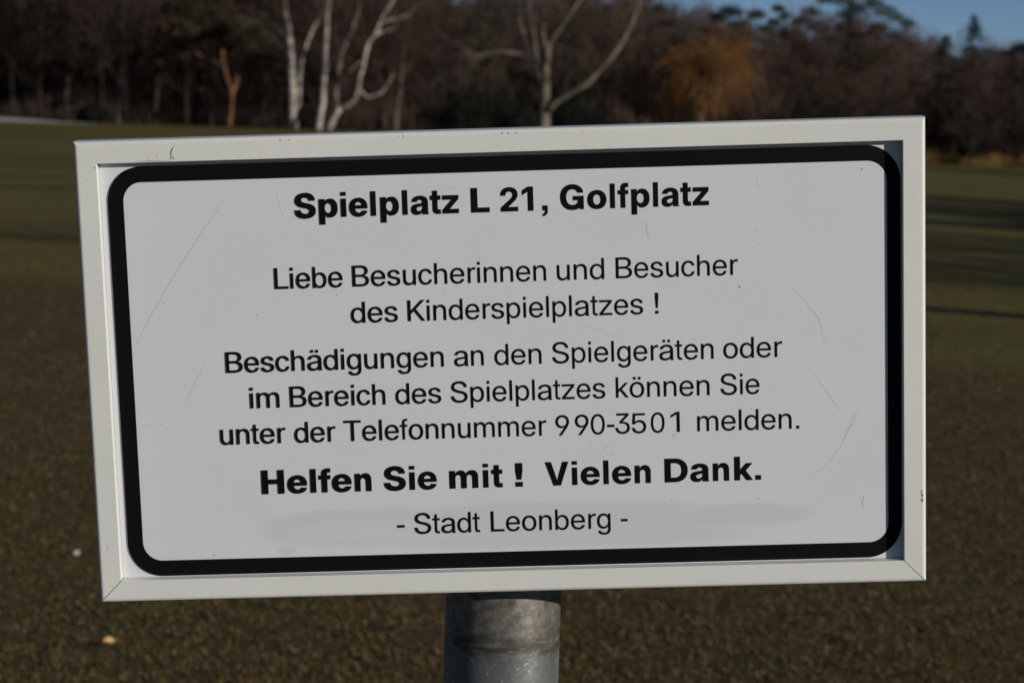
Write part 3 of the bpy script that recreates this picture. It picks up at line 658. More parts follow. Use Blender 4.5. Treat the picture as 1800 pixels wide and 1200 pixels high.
for weight, base, slope, words in LINES:
    em = 0.0228 if weight == 'B' else 0.01965
    mb = MB()
    for word, x0, x1 in words:
        x0, x1 = x0 / 1000, x1 / 1000
        gs = [glyph(weight, c) for c in word]
        pen, placed = 0, []
        for c, g in zip(word, gs):
            placed.append((pen, g)); pen += g[0]
        used = [(o + g[1][i][0]) for o, g in placed for e in g[3] for i in e]
        lo, hi = min(used), max(used)
        sx = (x1 - x0) / (hi - lo)
        for o, g in placed:
            V2 = []
            for a, b in g[1]:
                X = x0 + (o + a - lo) * sx
                V2.append((X, base / 1000 + slope * (X + 0.02) + b / 1000 * em))
            nv = len(V2)
            mb.add([(a, b, PZ + lift(a)) for a, b in V2] + [(a, b, PZ + .00001) for a, b in V2],
                   g[2] + [(b, a, nv + a, nv + b) for a, b in g[3]])
    o = sign_part(mb, "text_line", M_BLACK)
    o["label"] = ("bold" if weight == 'B' else "regular") + " black line of text reading " + " ".join(w[0] for w in words)

# back of the sign: cover plate, clamps, post
mb = MB()
x, y = HW - 0.0165, HH - 0.0165
mb.add([(-x, -y, -.0145), (x, -y, -.0145), (x, y, -.0145), (-x, y, -.0145), (-x, -y, -.0158), (x, -y, -.0158), (x, y, -.0158), (-x, y, -.0158)],
       [(0, 1, 2, 3), (7, 6, 5, 4), (0, 4, 5, 1), (1, 5, 6, 2), (2, 6, 7, 3), (3, 7, 4, 0)])
M_GALV = material("galvanised_bracket", (0.3, 0.31, 0.32), 0.45, 0.5, 0.5, var=(0.38, 0.39, 0.4), scale=30)
sign_part(mb, "back_plate", M_GALV)

SZ = sign.location.z
POST_RING = (EYE + (CW @ Vector(((882.5 - 900) / F_PX, (1153 - 600) / F_PX, 1.0))) * 1.610).z - SZ
TOPZ = S_POS.z + 0.10 - SZ
mb = MB()
nseg = 48
ring = lambda r, z: [(r * math.cos(2 * math.pi * k / nseg), r * math.sin(2 * math.pi * k / nseg), z) for k in range(nseg)]
zz = [-0.4, 0.0, 0.3, 0.6, 0.9, TOPZ]
mb.add([p for z in zz for p in ring(POST_R, z)],
       [(i * nseg + k, i * nseg + (k + 1) % nseg, (i + 1) * nseg + (k + 1) % nseg, (i + 1) * nseg + k) for i in range(len(zz) - 1) for k in range(nseg)])
post = mb.build("post", post_material(), sign, smooth=True)
mb = MB()
mb.add(ring(POST_R + .002, TOPZ - .02) + ring(POST_R + .002, TOPZ + .001) + ring(POST_R * .7, TOPZ + .006) + [(0, 0, TOPZ + .008)],
       [(i * nseg + k, i * nseg + (k + 1) % nseg, (i + 1) * nseg + (k + 1) % nseg, (i + 1) * nseg + k) for i in range(2) for k in range(nseg)] +
       [(2 * nseg + k, 2 * nseg + (k + 1) % nseg, 3 * nseg) for k in range(nseg)])
mb.build("post_cap", material("black_cap", (.02, .02, .02), .5), sign, smooth=True)
for yo in (-0.085, 0.07):                                  # clamps between the sheet and the post
    c = S_MAT @ Vector((0, yo, -0.0165))
    mb = MB()
    zc = c.z - SZ
    mb.add(ring(POST_R + .0035, zc - .015) + ring(POST_R + .0035, zc + .015) + ring(POST_R + .0003, zc - .015) + ring(POST_R + .0003, zc + .015),
           [q for k in range(nseg) for q in ((k, (k + 1) % nseg, nseg + (k + 1) % nseg, nseg + k),
                                             (nseg + k, nseg + (k + 1) % nseg, 3 * nseg + (k + 1) % nseg, 3 * nseg + k),
                                             (2 * nseg + k, (k + 1) % nseg + 2 * nseg, (k + 1) % nseg, k))])
    yf = c.y - POST_Y
    for sx in (-.05, .05):
        x0, x1 = min(sx * .7, sx), max(sx * .7, sx)
        mb.add([(x0, yf, zc - .015), (x1, yf, zc - .015), (x1, -.005, zc - .015), (x0, -.005, zc - .015),
                (x0, yf, zc + .015), (x1, yf, zc + .015), (x1, -.005, zc + .015), (x0, -.005, zc + .015)],
               [(0, 3, 2, 1), (4, 5, 6, 7), (0, 1, 5, 4), (1, 2, 6, 5), (2, 3, 7, 6), (3, 0, 4, 7)])
    mb.build("clamp", M_GALV, sign)

# ------------------------------------------------------------------ meadow
def meadow_material():
    m = bpy.data.materials.new("winter_turf"); m.use_nodes = True
    nt = m.node_tree; N, L = nt.nodes, nt.links
    p = N["Principled BSDF"]; p.inputs["Roughness"].default_value = 0.9; p.inputs["Specular IOR Level"].default_value = 0.1
    tc = N.new("ShaderNodeTexCoord")

    def noise(scale, detail, stretch=(1, 1, 1)):
        mp = N.new("ShaderNodeMapping"); mp.inputs["Scale"].default_value = stretch
        L.new(tc.outputs["Object"], mp.inputs[0])
        n = N.new("ShaderNodeTexNoise"); n.inputs["Scale"].default_value = scale; n.inputs["Detail"].default_value = detail
        L.new(mp.outputs[0], n.inputs["Vector"]); return n.outputs[0]

    def ramp(src, stops):
        r = N.new("ShaderNodeValToRGB")
        while len(r.color_ramp.elements) < len(stops): r.color_ramp.elements.new(0.5)
        for el, (q, c) in zip(r.color_ramp.elements, stops): el.position = q; el.color = (*c, 1)
        L.new(src, r.inputs[0]); return r.outputs[0]

    def mix(f, a, b):
        x = N.new("ShaderNodeMix"); x.data_type = 'RGBA'
        for s, q in (("Factor", f), ("A", a), ("B", b)):
            if isinstance(q, tuple): x.inputs[s].default_value = (*q, 1)
            elif isinstance(q, (int, float)): x.inputs[s].default_value = q
            else: L.new(q, x.inputs[s])
        return x.outputs["Result"]
    brown = (0.115, 0.070, 0.030); olive = (0.092, 0.068, 0.024); green = (0.060, 0.056, 0.020)
    a = ramp(noise(0.35, 5, (1, .6, 1)), [(.36, olive), (.52, brown), (.68, green)])
    b = ramp(noise(7, 6), [(.30, (.050, .036, .017)), (.5, (.088, .060, .026)), (.72, (.125, .080, .038))])
    col = mix(0.5, a, b)
    sep = N.new("ShaderNodeSeparateXYZ"); L.new(tc.outputs["Object"], sep.inputs[0])
    # the far, mown part of the meadow is greener
    mr = N.new("ShaderNodeMapRange"); mr.inputs[1].default_value = 19.8; mr.inputs[2].default_value = 22.0
    ad = N.new('ShaderNodeMath'); ad.operation = 'MULTIPLY_ADD'; L.new(noise(.5, 4), ad.inputs[0]); ad.inputs[1].default_value = 2.5; xr = N.new('ShaderNodeMapRange'); xr.inputs[1].default_value = -1; xr.inputs[2].default_value = 3.5; xr.inputs[3].default_value = 0; xr.inputs[4].default_value = 5.5; L.new(sep.outputs[0], xr.inputs[0])
    a2 = N.new('ShaderNodeMath'); L.new(sep.outputs[1], a2.inputs[0]); L.new(xr.outputs[0], a2.inputs[1]); L.new(a2.outputs[0], ad.inputs[2])
    L.new(ad.outputs[0], mr.inputs[0])
    far = ramp(noise(0.30, 6, (.35, 1.0, 1)), [(.36, (.085, .080, .020)), (.5, (.135, .116, .030)), (.64, (.145, .100, .034))])
    col = mix(mr.outputs[0], col, far)
    L.new(col, p.inputs["Base Color"])
    bp = N.new("ShaderNodeBump"); bp.inputs["Strength"].default_value = 0.35; bp.inputs["Distance"].default_value = 0.05
    L.new(noise(9, 6), bp.inputs["Height"]); L.new(bp.outputs[0], p.inputs["Normal"])
    return m


xs = np.unique(np.concatenate([np.linspace(-700, -60, 17), np.linspace(-60, 60, 121), np.linspace(60, 700, 17)]))
ys = np.unique(np.concatenate([np.linspace(-300, -10, 11), np.linspace(-10, 40, 84), np.linspace(40, 180, 141), np.linspace(180, 1500, 14)]))
XX, YY = np.meshgrid(xs, ys)
ZZ = ground_z(XX, YY)
nx, ny = len(xs), len(ys)
idx = np.arange(nx * ny).reshape(ny, nx)
fc = np.stack([idx[:-1, :-1], idx[:-1, 1:], idx[1:, 1:], idx[1:, :-1]], -1).reshape(-1, 4)
meadow = np_mesh("meadow", np.stack([XX, YY, ZZ], -1).reshape(-1, 3), fc, meadow_material(), smooth=True)
tag(meadow, kind="structure")

# pale path along the crest on the left
mb = MB()
M_PATH = material("gravel_path", (0.40, 0.365, 0.335), 0.9, 0.1, var=(0.50, 0.46, 0.42), scale=3)
px_ = np.linspace(-75, -19.2, 40)
vv, ff = [], []
for i, x in enumerate(px_):
    w = 1.0 if x < -24 else max(0.0, (-19.2 - x) / 4.8) * .9 + .1
    cy = 104.5 + 1.2 * (1 - w)
    for y in (cy - 3.6 * w, cy + 6.0 * w):
        vv.append((x, y, gz(x, y) + 0.02 + .07 * w + .012 * max(0, y - cy) * w))
for i in range(len(px_) - 1): ff.append((2 * i, 2 * i + 2, 2 * i + 3, 2 * i + 1))
mb.add(vv, ff)
tag(mb.build("path", M_PATH), kind="structure")


def blades(name, n, ymin, ymax, hmin, hmax, wid, mats, probs, seed, flat=False):
    r = np.random.default_rng(seed)
    # denser near the camera, fan a good deal wider than the picture
    y = ymin * (ymax / ymin) ** r.random(n)
    x = (r.random(n) - .5) * 2 * (0.40 * y + 1.6)
    # tufts: pull towards random centres
    k = r.integers(0, n // 11, n)
    cx = r.normal(0, .024, (n, 2))
    k = np.clip(k, 0, n - 1); tx, ty = x[k], y[k]
    m = r.random(n) < .85
    x = np.where(m, tx + cx[:, 0], x); y = np.where(m, ty + cx[:, 1], y)
    z = ground_z(x, y)
    h = r.uniform(hmin, hmax, n) * (0.6 + .8 * r.random(n)[k])
    th = r.random(n) * 2 * np.pi
    lean = r.uniform(.6, 2.6, n) if not flat else r.uniform(1.2, 2.4, n)
    w = wid * r.uniform(.6, 1.4, n)
    dx, dy = np.cos(th), np.sin(th)
    b0 = np.stack([x - dy * w, y + dx * w, z - .003], 1); b1 = np.stack([x + dy * w, y - dx * w, z - .003], 1)
    tp = np.stack([x + dx * h * lean, y + dy * h * lean, z + h], 1)
    V = np.stack([b0, b1, tp], 1).reshape(-1, 3)
    Fq = np.arange(3 * n).reshape(-1, 3)
    mi = r.choice(len(mats), n, p=probs)
    # greener and browner patches a step or two wide; the farther turf is olive
    f = np.sin(x * 2.1 + 1.3 * np.sin(y * 1.1)) * np.sin(y * 1.5 + x * .8) + .6 * np.sin(x * 6.3 + 1.5 * np.sin(y * 2.9)) * np.sin(y * 3.7 - x * 1.9) + r.normal(0, .30, n)
    if not flat:
        mi = np.where(f > .30, r.choice([2, 2, 3, 5], n), np.where(f < -.35, r.choice([1, 4, 5, 5, 0], n), mi))
        yb = 20.0 - 5.5 * smooth(-1.0, 3.5, x)
        mi = np.where(y + r.normal(0, 1.0, n) > yb, r.choice([3, 3, 2, 0], n), mi)
    # neighbouring tufts share a colour
    mi = np.where(r.random(n) < .93, mi[k], mi)
    o = np_mesh(name, V, Fq, mats, mi)
    return o


G_MATS = [material("dry_blade", (0.152, 0.104, 0.047), .8, .15), material("brown_blade", (0.125, 0.080, 0.036), .8, .15),
          material("green_blade", (0.090, 0.094, 0.026), .7, .2), material("moss_blade", (0.122, 0.102, 0.030), .8, .15),
          material("rust_blade", (0.150, 0.080, 0.042), .8, .15), material("dark_blade", (0.056, 0.043, 0.021), .85, .1)]
g = blades("grass", 900000, 3.0, 40, .003, .011, .0052, G_MATS, [.15, .26, .19, .21, .09, .10], 3)
tag(g, "short brown and green winter grass", "grass", kind="stuff")
g = blades("leaf_litter", 30000, 3.0, 36, .004, .014, .011, [G_MATS[4], G_MATS[1], G_MATS[0]], [.45, .4, .15], 5, flat=True)
tag(g, "rusty dead leaf scraps lying in the turf", "leaf litter", kind="stuff")

# the white flower and the yellow leaf in the grass
p = pix_ground(137, 979)
fl = empty("white_flower", p); fl.scale = (.95, .95, .95); fl.rotation_euler = (.7, 0, 0)
tag(fl, "tiny white flower in the brown turf left of the notice board", "flower")
mb = MB()
for k in range(13):
    t = 2 * math.pi * k / 13
    c, s = math.cos(t), math.sin(t)
    mb.add([(0, 0, .024), (c * .007 - s * .003, s * .007 + c * .003, .026), (c * .0135, s * .0135, .0275), (c * .007 + s * .003, s * .007 - c * .003, .026)], [(0, 3, 2, 1)])
mb.build("petals", material("white_petal", (.62, .62, .66), .6), fl)
mb = MB(); mb.tube([(0, 0, .0235), (0, 0, .0275), (0, 0, .029)], [.0042, .004, .0015], 10)
mb.build("flower_centre", material("pale_yellow", (.7, .6, .3), .7), fl)
mb = MB(); mb.tube([(0, 0, -.002), (.002, .001, .012), (0, 0, .0235)], [.001, .001, .001], 5)
mb.build("stem", G_MATS[2], fl)

p = pix_ground(187, 1134)
mb = MB()
vv, ff = [], []
for i in range(9):
    s = i / 8
    w = .011 * math.sin(math.pi * min(1, s * .92 + .06)) ** .8
    for j in range(5):
        q = j / 4 * 2 - 1
        vv.append(((s - .5) * .036, q * w * .9, .016 + .010 * s + .006 * q * q + .004 * math.sin(s * 5)))
for i in range(8):
    for j in range(4): ff.append((i * 5 + j, i * 5 + 5 + j, i * 5 + 6 + j, i * 5 + 1 + j))
mb.add(vv, ff)
mb.tube([(.018, 0, .026), (.026, .002, .024), (.033, .001, .015)], [.0009, .0007, .0006], 5)
lf = mb.build("fallen_leaf", material("yellow_leaf", (.55, .37, .14), .55, .3, var=(.47, .29, .10), scale=60), None, True)
lf.location = p; lf.scale = (1.0, 1.0, 1.0); lf.rotation_euler = (.75, .15, .6)
tag(lf, "curled yellow leaf on the turf below the left corner of the board", "leaf")

# ------------------------------------------------------------------ trees
def bark(name, a, b, scale=3, rnd=0.0):
    return material(name, a, .9, .1, var=b, scale=scale, bump=.4, bump_scale=14, obj_rand=rnd)


M_BIRCH = material("white_birch_bark", (.52, .46, .40), .9, .1, var=(.17, .145, .12), scale=1.6, stretch=(1, 1, 2.6), bump=.4, bump_scale=14)
M_PALE = bark("pale_grey_bark", (.20, .165, .125), (.11, .09, .068), 2.5)
M_BROWN = bark("brown_bark", (.044, .034, .027), (.027, .021, .017), 3, .25)
M_DIM = bark("dull_grey_bark", (.11, .088, .068), (.06, .048, .038), 2.5)
M_ORANGE = bark("orange_pine_bark", (.20, .088, .048), (.10, .052, .035), 2.5)
M_DARKBARK = bark("dark_bark", (.04, .03, .025), (.025, .02, .017), 3)
M_TWIG = material("brown_twigs", (.070, .048, .037), .9, .08, var=(.108, .073, .056), scale=.5, obj_rand=.25)
M_TWIG_RED = material("reddish_twigs", (.072, .047, .037), .9, .08, var=(.104, .067, .052), scale=.5)
M_TWIG_GREY = material("grey_twigs", (.085, .062, .052), .9, .08, var=(.13, .10, .085), scale=.6)
M_WILLOW = material("ochre_willow_twigs", (.130, .064, .027), .85, .12, var=(.25, .122, .042), scale=.7)
M_NEEDLE = material("dark_green_needles", (.016, .026, .014), .75, .12, var=(.034, .048, .022), scale=.8, obj_rand=.2)
M_PINE = material("olive_pine_needles", (.022, .030, .014), .75, .12, var=(.060, .056, .022), scale=.7, obj_rand=.2)
M_SHRUB = material("dark_evergreen_leaves", (.012, .016, .012), .7, .12, var=(.026, .030, .020), scale=.9)
M_REED = material("ochre_dry_grass", (.15, .085, .028), .9, .08, var=(.23, .14, .05), scale=1.2)


def jitter(v, a):
    return Vector((v.x + random.uniform(-a, a), v.y + random.uniform(-a, a), v.z + random.uniform(-a, a)))


def rand_dir(d, spread):
    o = Vector((random.gauss(0, 1), random.gauss(0, 1), random.gauss(0, 1))).normalized()
    return (d + o * spread).normalized()


def branch_path(p, d, length, n, wander, up):
    pts = [p.copy()]; q = p.copy(); d = d.copy()
    for _ in range(n):
        d = rand_dir(d, wander); d.z += up; d.normalize()
        q = q + d * (length / n); pts.append(q.copy())
    return pts


def twigs(acc, p, d, length, r, level, n, spread=.75, up=.06):
    """recursive thin branches collected as sticks (p0,p1,r0,r1)"""
    pts = branch_path(p, d, length, 3, .22, up)
    for i in range(3):
        acc.append((pts[i], pts[i + 1], r * (1 - i * .25), r * (1 - (i + 1) * .25)))
    if level == 0: return
    for _ in range(n):
        t = random.uniform(.25, 1.0) * 3
        i = min(2, int(t)); q = pts[i].lerp(pts[i + 1], t - i)
        dd = (pts[i + 1] - pts[i]).normalized()
        twigs(acc, q, rand_dir(dd, spread), length * random.uniform(.4, .68), r * .55, level - 1, n, spread, up)


def sticks_obj(acc, name, mat, parent, rmin=0.006):
    p0 = np.array([tuple(a[0]) for a in acc]); p1 = np.array([tuple(a[1]) for a in acc])
    r0 = np.maximum(rmin, np.array([a[2] for a in acc])); r1 = np.maximum(rmin * .6, np.array([a[3] for a in acc]))
    V, Fq = sticks(p0, p1, r0, r1)
    return np_mesh(name, V, Fq, mat, parent=parent)


def leaf_cloud(centres, radii, n, size, flat=.6, droop=0.0):
    """many small leaf or needle sprays inside soft clumps -> verts, faces"""
    c = np.asarray(centres, float); rad = np.asarray(radii, float)
    k = rng.choice(len(c), n, p=rad ** 2 / (rad ** 2).sum())
    u = rng.normal(size=(n, 3)); u /= np.linalg.norm(u, axis=1, keepdims=True)
    rr = rng.random(n) ** .45
    p = c[k] + u * (rad[k] * rr)[:, None] * np.array([1, 1, flat])
    a = rng.normal(size=(n, 3)); a[:, 2] = a[:, 2] * .5 - droop
    a /= np.linalg.norm(a, axis=1, keepdims=True)
    b = np.cross(a, rng.normal(size=(n, 3))); b /= np.linalg.norm(b, axis=1, keepdims=True) + 1e-9
    s = size * rng.uniform(.5, 1.5, n)[:, None]
    V = np.stack([p - a * s, p + b * s * .35, p + a * s, p - b * s * .35], 1).reshape(-1, 3)
    return V, np.arange(4 * n).reshape(-1, 4)


def crown(leaves, leaf_mat, acc, stick_mat, parent, name="crown", rmin=.006):
    """foliage and the branches that carry it as one part"""
    V, Fq = leaves
    p0 = np.array([tuple(a[0]) for a in acc]); p1 = np.array([tuple(a[1]) for a in acc])
    SV, SF = sticks(p0, p1, np.maximum(rmin, np.array([a[2] for a in acc])), np.maximum(rmin * .6, np.array([a[3] for a in acc])))
    return np_mesh(name, np.concatenate([V, SV]), np.concatenate([Fq, SF + len(V)]), [leaf_mat, stick_mat],
                   np.concatenate([np.zeros(len(Fq), int), np.ones(len(SF), int)]), parent=parent)


def px_path(pts, depth, base=None, wob=.35):
    """limb through photo pixels (u,v), each with its own depth offset"""
    out = []
    dd = 0.0
    for u, v in pts:
        p = pix(u, v, depth + dd)
        out.append(p); dd += random.uniform(-wob, wob)
    return out


def limbs_tree(name, label, cat, depth, base_px, limbs, bark_mat, twig_mat, twig_n, twig_len, group=None, twig_level=2, up=.05, rt=.02):
    """a tree whose main limbs follow the ones in the photo; limbs = [(pixels, r0, r1)] (first is the trunk)"""
    b = pix(base_px[0], base_px[1], depth)
    zb = gz(b.x, b.y)
    t = empty(name, (b.x, b.y, zb)); tag(t, label, cat, group)
    org = Vector(t.location)
    mb = MB(); acc = []
    first = True
    for pts, r0, r1 in limbs:
        path = px_path(pts, depth)
        if first:
            path[0] = Vector((path[0].x, path[0].y, zb - .2)); first = False
        path = [p - org for p in path]
        # smooth the polyline a little
        fine = []
        for i in range(len(path) - 1):
            p_, q_ = path[i], path[i + 1]
            fine.append(p_); fine.append(p_.lerp(q_, .5) + Vector((random.uniform(-1, 1), random.uniform(-1, 1), 0)) * (q_ - p_).length * .03)
        fine.append(path[-1])
        n = len(fine)
        mb.tube(fine, [r0 + (r1 - r0) * i / (n - 1) for i in range(n)], 8)
        for _ in range(twig_n):
            i = random.randrange(n // 3, n - 1)
            q = fine[i].lerp(fine[i + 1], random.random())
            d = (fine[i + 1] - fine[i]).normalized()
            twigs(acc, q, rand_dir(d, .9), twig_len * random.uniform(.5, 1.2), rt, twig_level, 4, .7, up)
    mb.build("trunk", bark_mat, t, True)
    if acc: sticks_obj(acc, "crown", twig_mat, t)
    return t


# three white birches
limbs_tree("birch_tree", "white birch with a thin second stem hugging its trunk, leftmost of three birches", "tree", 108, (516, 228),
           [([(516, 232), (514, 190), (514, 150), (513, 110), (508, 60), (500, 10), (492, -50), (485, -130), (480, -220)], .21, .06),
            ([(517, 195), (526, 185), (526, 155), (530, 110), (540, 75), (556, 40), (575, 0), (590, -60)], .11, .03),
            ([(512, 110), (500, 70), (490, 45), (478, 30)], .05, .02)], M_BIRCH, M_TWIG_RED, 26, 2.2, "birches at the meadow edge")
limbs_tree("birch_tree", "slim white birch with one leaning bare trunk, the middle of three birches", "tree", 107, (557, 232),
           [([(557, 234), (563, 205), (568, 180), (569, 140), (572, 95), (574, 50), (578, 0), (580, -60), (584, -140), (580, -220)], .15, .05),
            ([(574, 60), (560, 20), (550, -30)], .05, .02)], M_BIRCH, M_TWIG_RED, 30, 2.0, "birches at the meadow edge")
limbs_tree("birch_tree", "white birch forking low into wide curving limbs, right of the other birches", "tree", 109, (575, 232),
           [([(574, 234), (585, 212), (597, 191)], .17, .14),
            ([(597, 191), (617, 181), (626, 168), (630, 150), (636, 125), (641, 100), (648, 75), (660, 58), (672, 30), (690, 3), (703, -40), (720, -120)], .135, .05),
            ([(597, 191), (590, 175), (591, 160), (599, 143), (594, 128), (600, 95), (609, 75), (620, 52), (629, 25), (634, -20), (640, -80)], .10, .03),
            ([(655, 65), (670, 56), (692, 50), (697, 42)], .07, .03), ([(662, 45), (690, 34), (716, 28), (733, 10)], .06, .02),
            ([(631, 150), (636, 163), (647, 172), (672, 163), (683, 148), (690, 130)], .06, .025),
            ([(640, 105), (620, 120), (612, 128)], .03, .02)], M_BIRCH, M_TWIG_RED, 14, 2.0, "birches at the meadow edge")

# big spreading tree behind the top edge of the sign
limbs_tree("spreading_tree", "big bare tree with a pale forked trunk rising behind the top of the board", "tree", 112, (957, 240),
           [([(957, 242), (957, 205), (958, 170), (957, 142)], .29, .23),
            ([(963, 196), (975, 181), (1005, 162), (1033, 147), (1050, 128), (1068, 108), (1088, 85), (1098, 65), (1110, 42), (1122, 15), (1130, -20), (1135, -80)], .155, .06),
            ([(957, 145), (961, 120), (962, 95), (966, 78), (975, 62), (990, 42), (1004, 22), (1018, 2), (1030, -30), (1040, -90)], .15, .06),
            ([(956, 145), (948, 130), (940, 108), (930, 85), (921, 65), (914, 42), (906, 10), (900, -30), (890, -90)], .14, .06),
            ([(938, 104), (912, 95), (890, 92), (868, 90), (850, 95), (835, 97), (818, 86)], .075, .04),
            ([(962, 100), (958, 80), (955, 62), (956, 30), (957, 5), (958, -40), (955, -100)], .09, .04),
            ([(945, 120), (941, 80), (938, 50), (932, 20), (925, -15), (915, -70)], .07, .03)],
           M_PALE, M_TWIG_GREY, 16, 2.4)

# Scots pine left of the birches
t = limbs_tree("scots_pine", "pine with an orange bare trunk and a stub of a fork, left of the birches", "tree", 118, (405, 219),
               [([(404, 220), (406, 195), (408, 175), (405, 155), (397, 132), (392, 108), (391, 88)], .125, .085),
                ([(408, 165), (414, 150), (417, 140), (413, 132)], .12, .07),
                ([(392, 116), (378, 108), (360, 102), (349, 96), (341, 90)], .075, .04)], M_ORANGE, M_TWIG, 0, 1)
org = Vector(t.location)
cs = [pix(u, v, 118 + random.uniform(-1.5, 1.5)) - org for u, v in
      ((318, 42), (335, 55), (350, 30), (372, 62), (385, 20), (400, 55), (420, 40), (440, 75), (450, 30), (365, -10), (410, -20), (330, 5), (390, -60), (430, -50), (350, -60), (465, 60), (400, 85))]
V, Fq = leaf_cloud(cs, [random.uniform(.45, .9) for _ in cs], 9000, .085, .45)
acc = []
for c in cs:
    q = Vector((0, 0, 0)) + (pix(391, 60, 118) - org)
    acc.append((q.lerp(c, .0), c, .05, .02))
q = pix(391, 89, 118) - org
for u_, v_, r_ in ((390, 40, .075), (392, -20, .06), (394, -100, .04)):
    e = pix(u_, v_, 118) - org; acc.append((q, e, r_ + .015, r_)); q = e
crown((V, Fq), M_PINE, acc, M_DARKBARK, t)

limbs_tree("young_tree", "slender bare tree with a grey brown trunk at the far left edge of the meadow", "tree", 114, (207, 219),
           [([(206, 222), (208, 190), (210, 150), (213, 110), (216, 60), (214, 0), (218, -80)], .13, .04),
            ([(210, 140), (195, 110), (185, 70), (180, 20)], .05, .02), ([(213, 110), (230, 80), (240, 40), (244, 0)], .05, .02)],
           M_DIM, M_TWIG, 22, 1.8)
limbs_tree("young_tree", "thin bare stem standing between the birches and the big forked tree", "tree", 116, (695, 232),
           [([(695, 234), (696, 212), (700, 180), (705, 150), (708, 110), (716, 50), (720, -30)], .10, .03),
            ([(706, 140), (722, 110), (735, 80)], .04, .02)], M_PALE, M_TWIG_RED, 20, 1.8)

# weeping willow
b = pix(1232, 252, 116); zb = gz(b.x, b.y)
wil = empty("weeping_willow", (b.x, b.y, zb)); tag(wil, "small ochre weeping willow with hanging twigs behind the top edge of the board", "tree")
mb = MB()
S = 116 / F_PX
top = []
mb.tube([(0, 0, -.2), (.05, 0, .8), (-.1, .1, 1.7)], [.17, .14, .11], 8)
for k in range(15):
    a = k * 2.4; rr = random.uniform(.3, 1.9)
    e = Vector((rr * math.cos(a) + .1, rr * math.sin(a), random.uniform(3.2, 5.6) - rr * .7))
    m_ = Vector((rr * .4 * math.cos(a), rr * .4 * math.sin(a), 2.4))
    mb.tube([(-.1, .1, 1.7), m_, e], [.07, .05, .02], 5); top.append((m_, e))
mb.build("trunk", M_PALE, wil, True)
acc = []
for _ in range(1500):
    m_, e = random.choice(top)
    q = m_.lerp(e, random.uniform(.3, 1.05)) + Vector((random.gauss(0, .25), random.gauss(0, .25), random.gauss(0, .15)))
    out = Vector((q.x, q.y, 0)); out = out.normalized() if out.length > .01 else Vector((1, 0, 0))
    d = out * random.uniform(.2, .9) + Vector((random.gauss(0, .3), random.gauss(0, .3), random.uniform(-.2, 1.6)))
    L_ = random.uniform(.5, 2.4)
    p = q
    for s in range(4):
        d2 = d.normalized() * (L_ / 4); d.z -= .55; d.x *= .72; d.y *= .72
        n_ = p + d2
        if n_.z < .12: break
        acc.append((p, n_, .012, .010)); p = n_
sticks_obj(acc, "crown", M_WILLOW, wil, .011)


# ---- conifers of the right hand skyline and the dark ones inside the wood
def spruce(name, label, depth, u, top_v, half_px, mat=M_NEEDLE, shape=1.0, group=None, clear=0.12, n=5200):
    b = pix(u, 260, depth); zb = gz(b.x, b.y)
    H = pix(u, top_v, depth).z - zb
    Wd = half_px / F_PX * depth
    t = empty(name, (b.x, b.y, zb)); tag(t, label, "tree", group)
    mb = MB(); mb.tube([(0, 0, -.2), (.03, 0, H * .5), (0, 0, H)], [H * .018 + .05, H * .011 + .03, .015], 7)
    mb.build("trunk", M_DARKBARK, t, True)
    cs, rs = [], []
    acc = []
    nl = max(10, int(H * 2.6))
    for i in range(nl):
        f = i / (nl - 1); z = H * (clear + (1.0 - clear) * f) - random.uniform(0, .3)
        w = Wd * ((1 - f) ** shape * .88 + .12) * random.uniform(.65, 1.2)
        k0 = random.random() * 6
        for k in range(6):
            if random.random() < .12: continue
            a = k0 + k * 1.047 + random.uniform(-.25, .25); ww = w * random.uniform(.65, 1.1)
            tip = Vector((ww * math.cos(a), ww * math.sin(a), z - ww * random.uniform(.1, .5) + random.uniform(-.15, .15)))
            acc.append((Vector((0, 0, z)), tip, .03, .01))
            for s in (.35, .62, .9):
                cs.append(Vector((0, 0, z)).lerp(tip, s)); rs.append(max(.24, ww * .34))
    V, Fq = leaf_cloud([tuple(c) for c in cs], rs, n, .10, .9, .2)
    crown((V, Fq), mat, acc, M_DARKBARK, t)
    return t


def pine(name, label, depth, u, clumps, mat=M_PINE, trunk_px=None, group=None, n=6000, r_=(.45, .85), bark_mat=None):
    """open crowned pine: clumps are (u,v) centres of its foliage pads"""
    b = pix(u, 260, depth); zb = gz(b.x, b.y)
    t = empty(name, (b.x, b.y, zb)); tag(t, label, "tree", group)
    org = Vector(t.location)
    cs = [pix(q[0], q[1], depth + random.uniform(-1.6, 1.6)) - org for q in clumps]
    topz = max(c.z for c in cs)
    mb = MB(); mb.tube([(0, 0, -.2), (.05, .05, topz * .5), (-.03, 0, topz)], [.19, .14, .04], 7)
    mb.build("trunk", bark_mat or M_DARKBARK, t, True)
    acc = []
    for c in cs:
        z0 = max(.5, c.z - .25 * math.hypot(c.x, c.y) - .2)
        acc.append((Vector((0, 0, z0)), c, .05, .015))
        for _ in range(5):
            acc.append((c, jitter(c, .6), .015, .008))
    V, Fq = leaf_cloud([tuple(c) for c in cs], [random.uniform(*r_) for _ in cs], n, .095, .5)
    crown((V, Fq), mat, acc, bark_mat or M_DARKBARK, t)
    return t


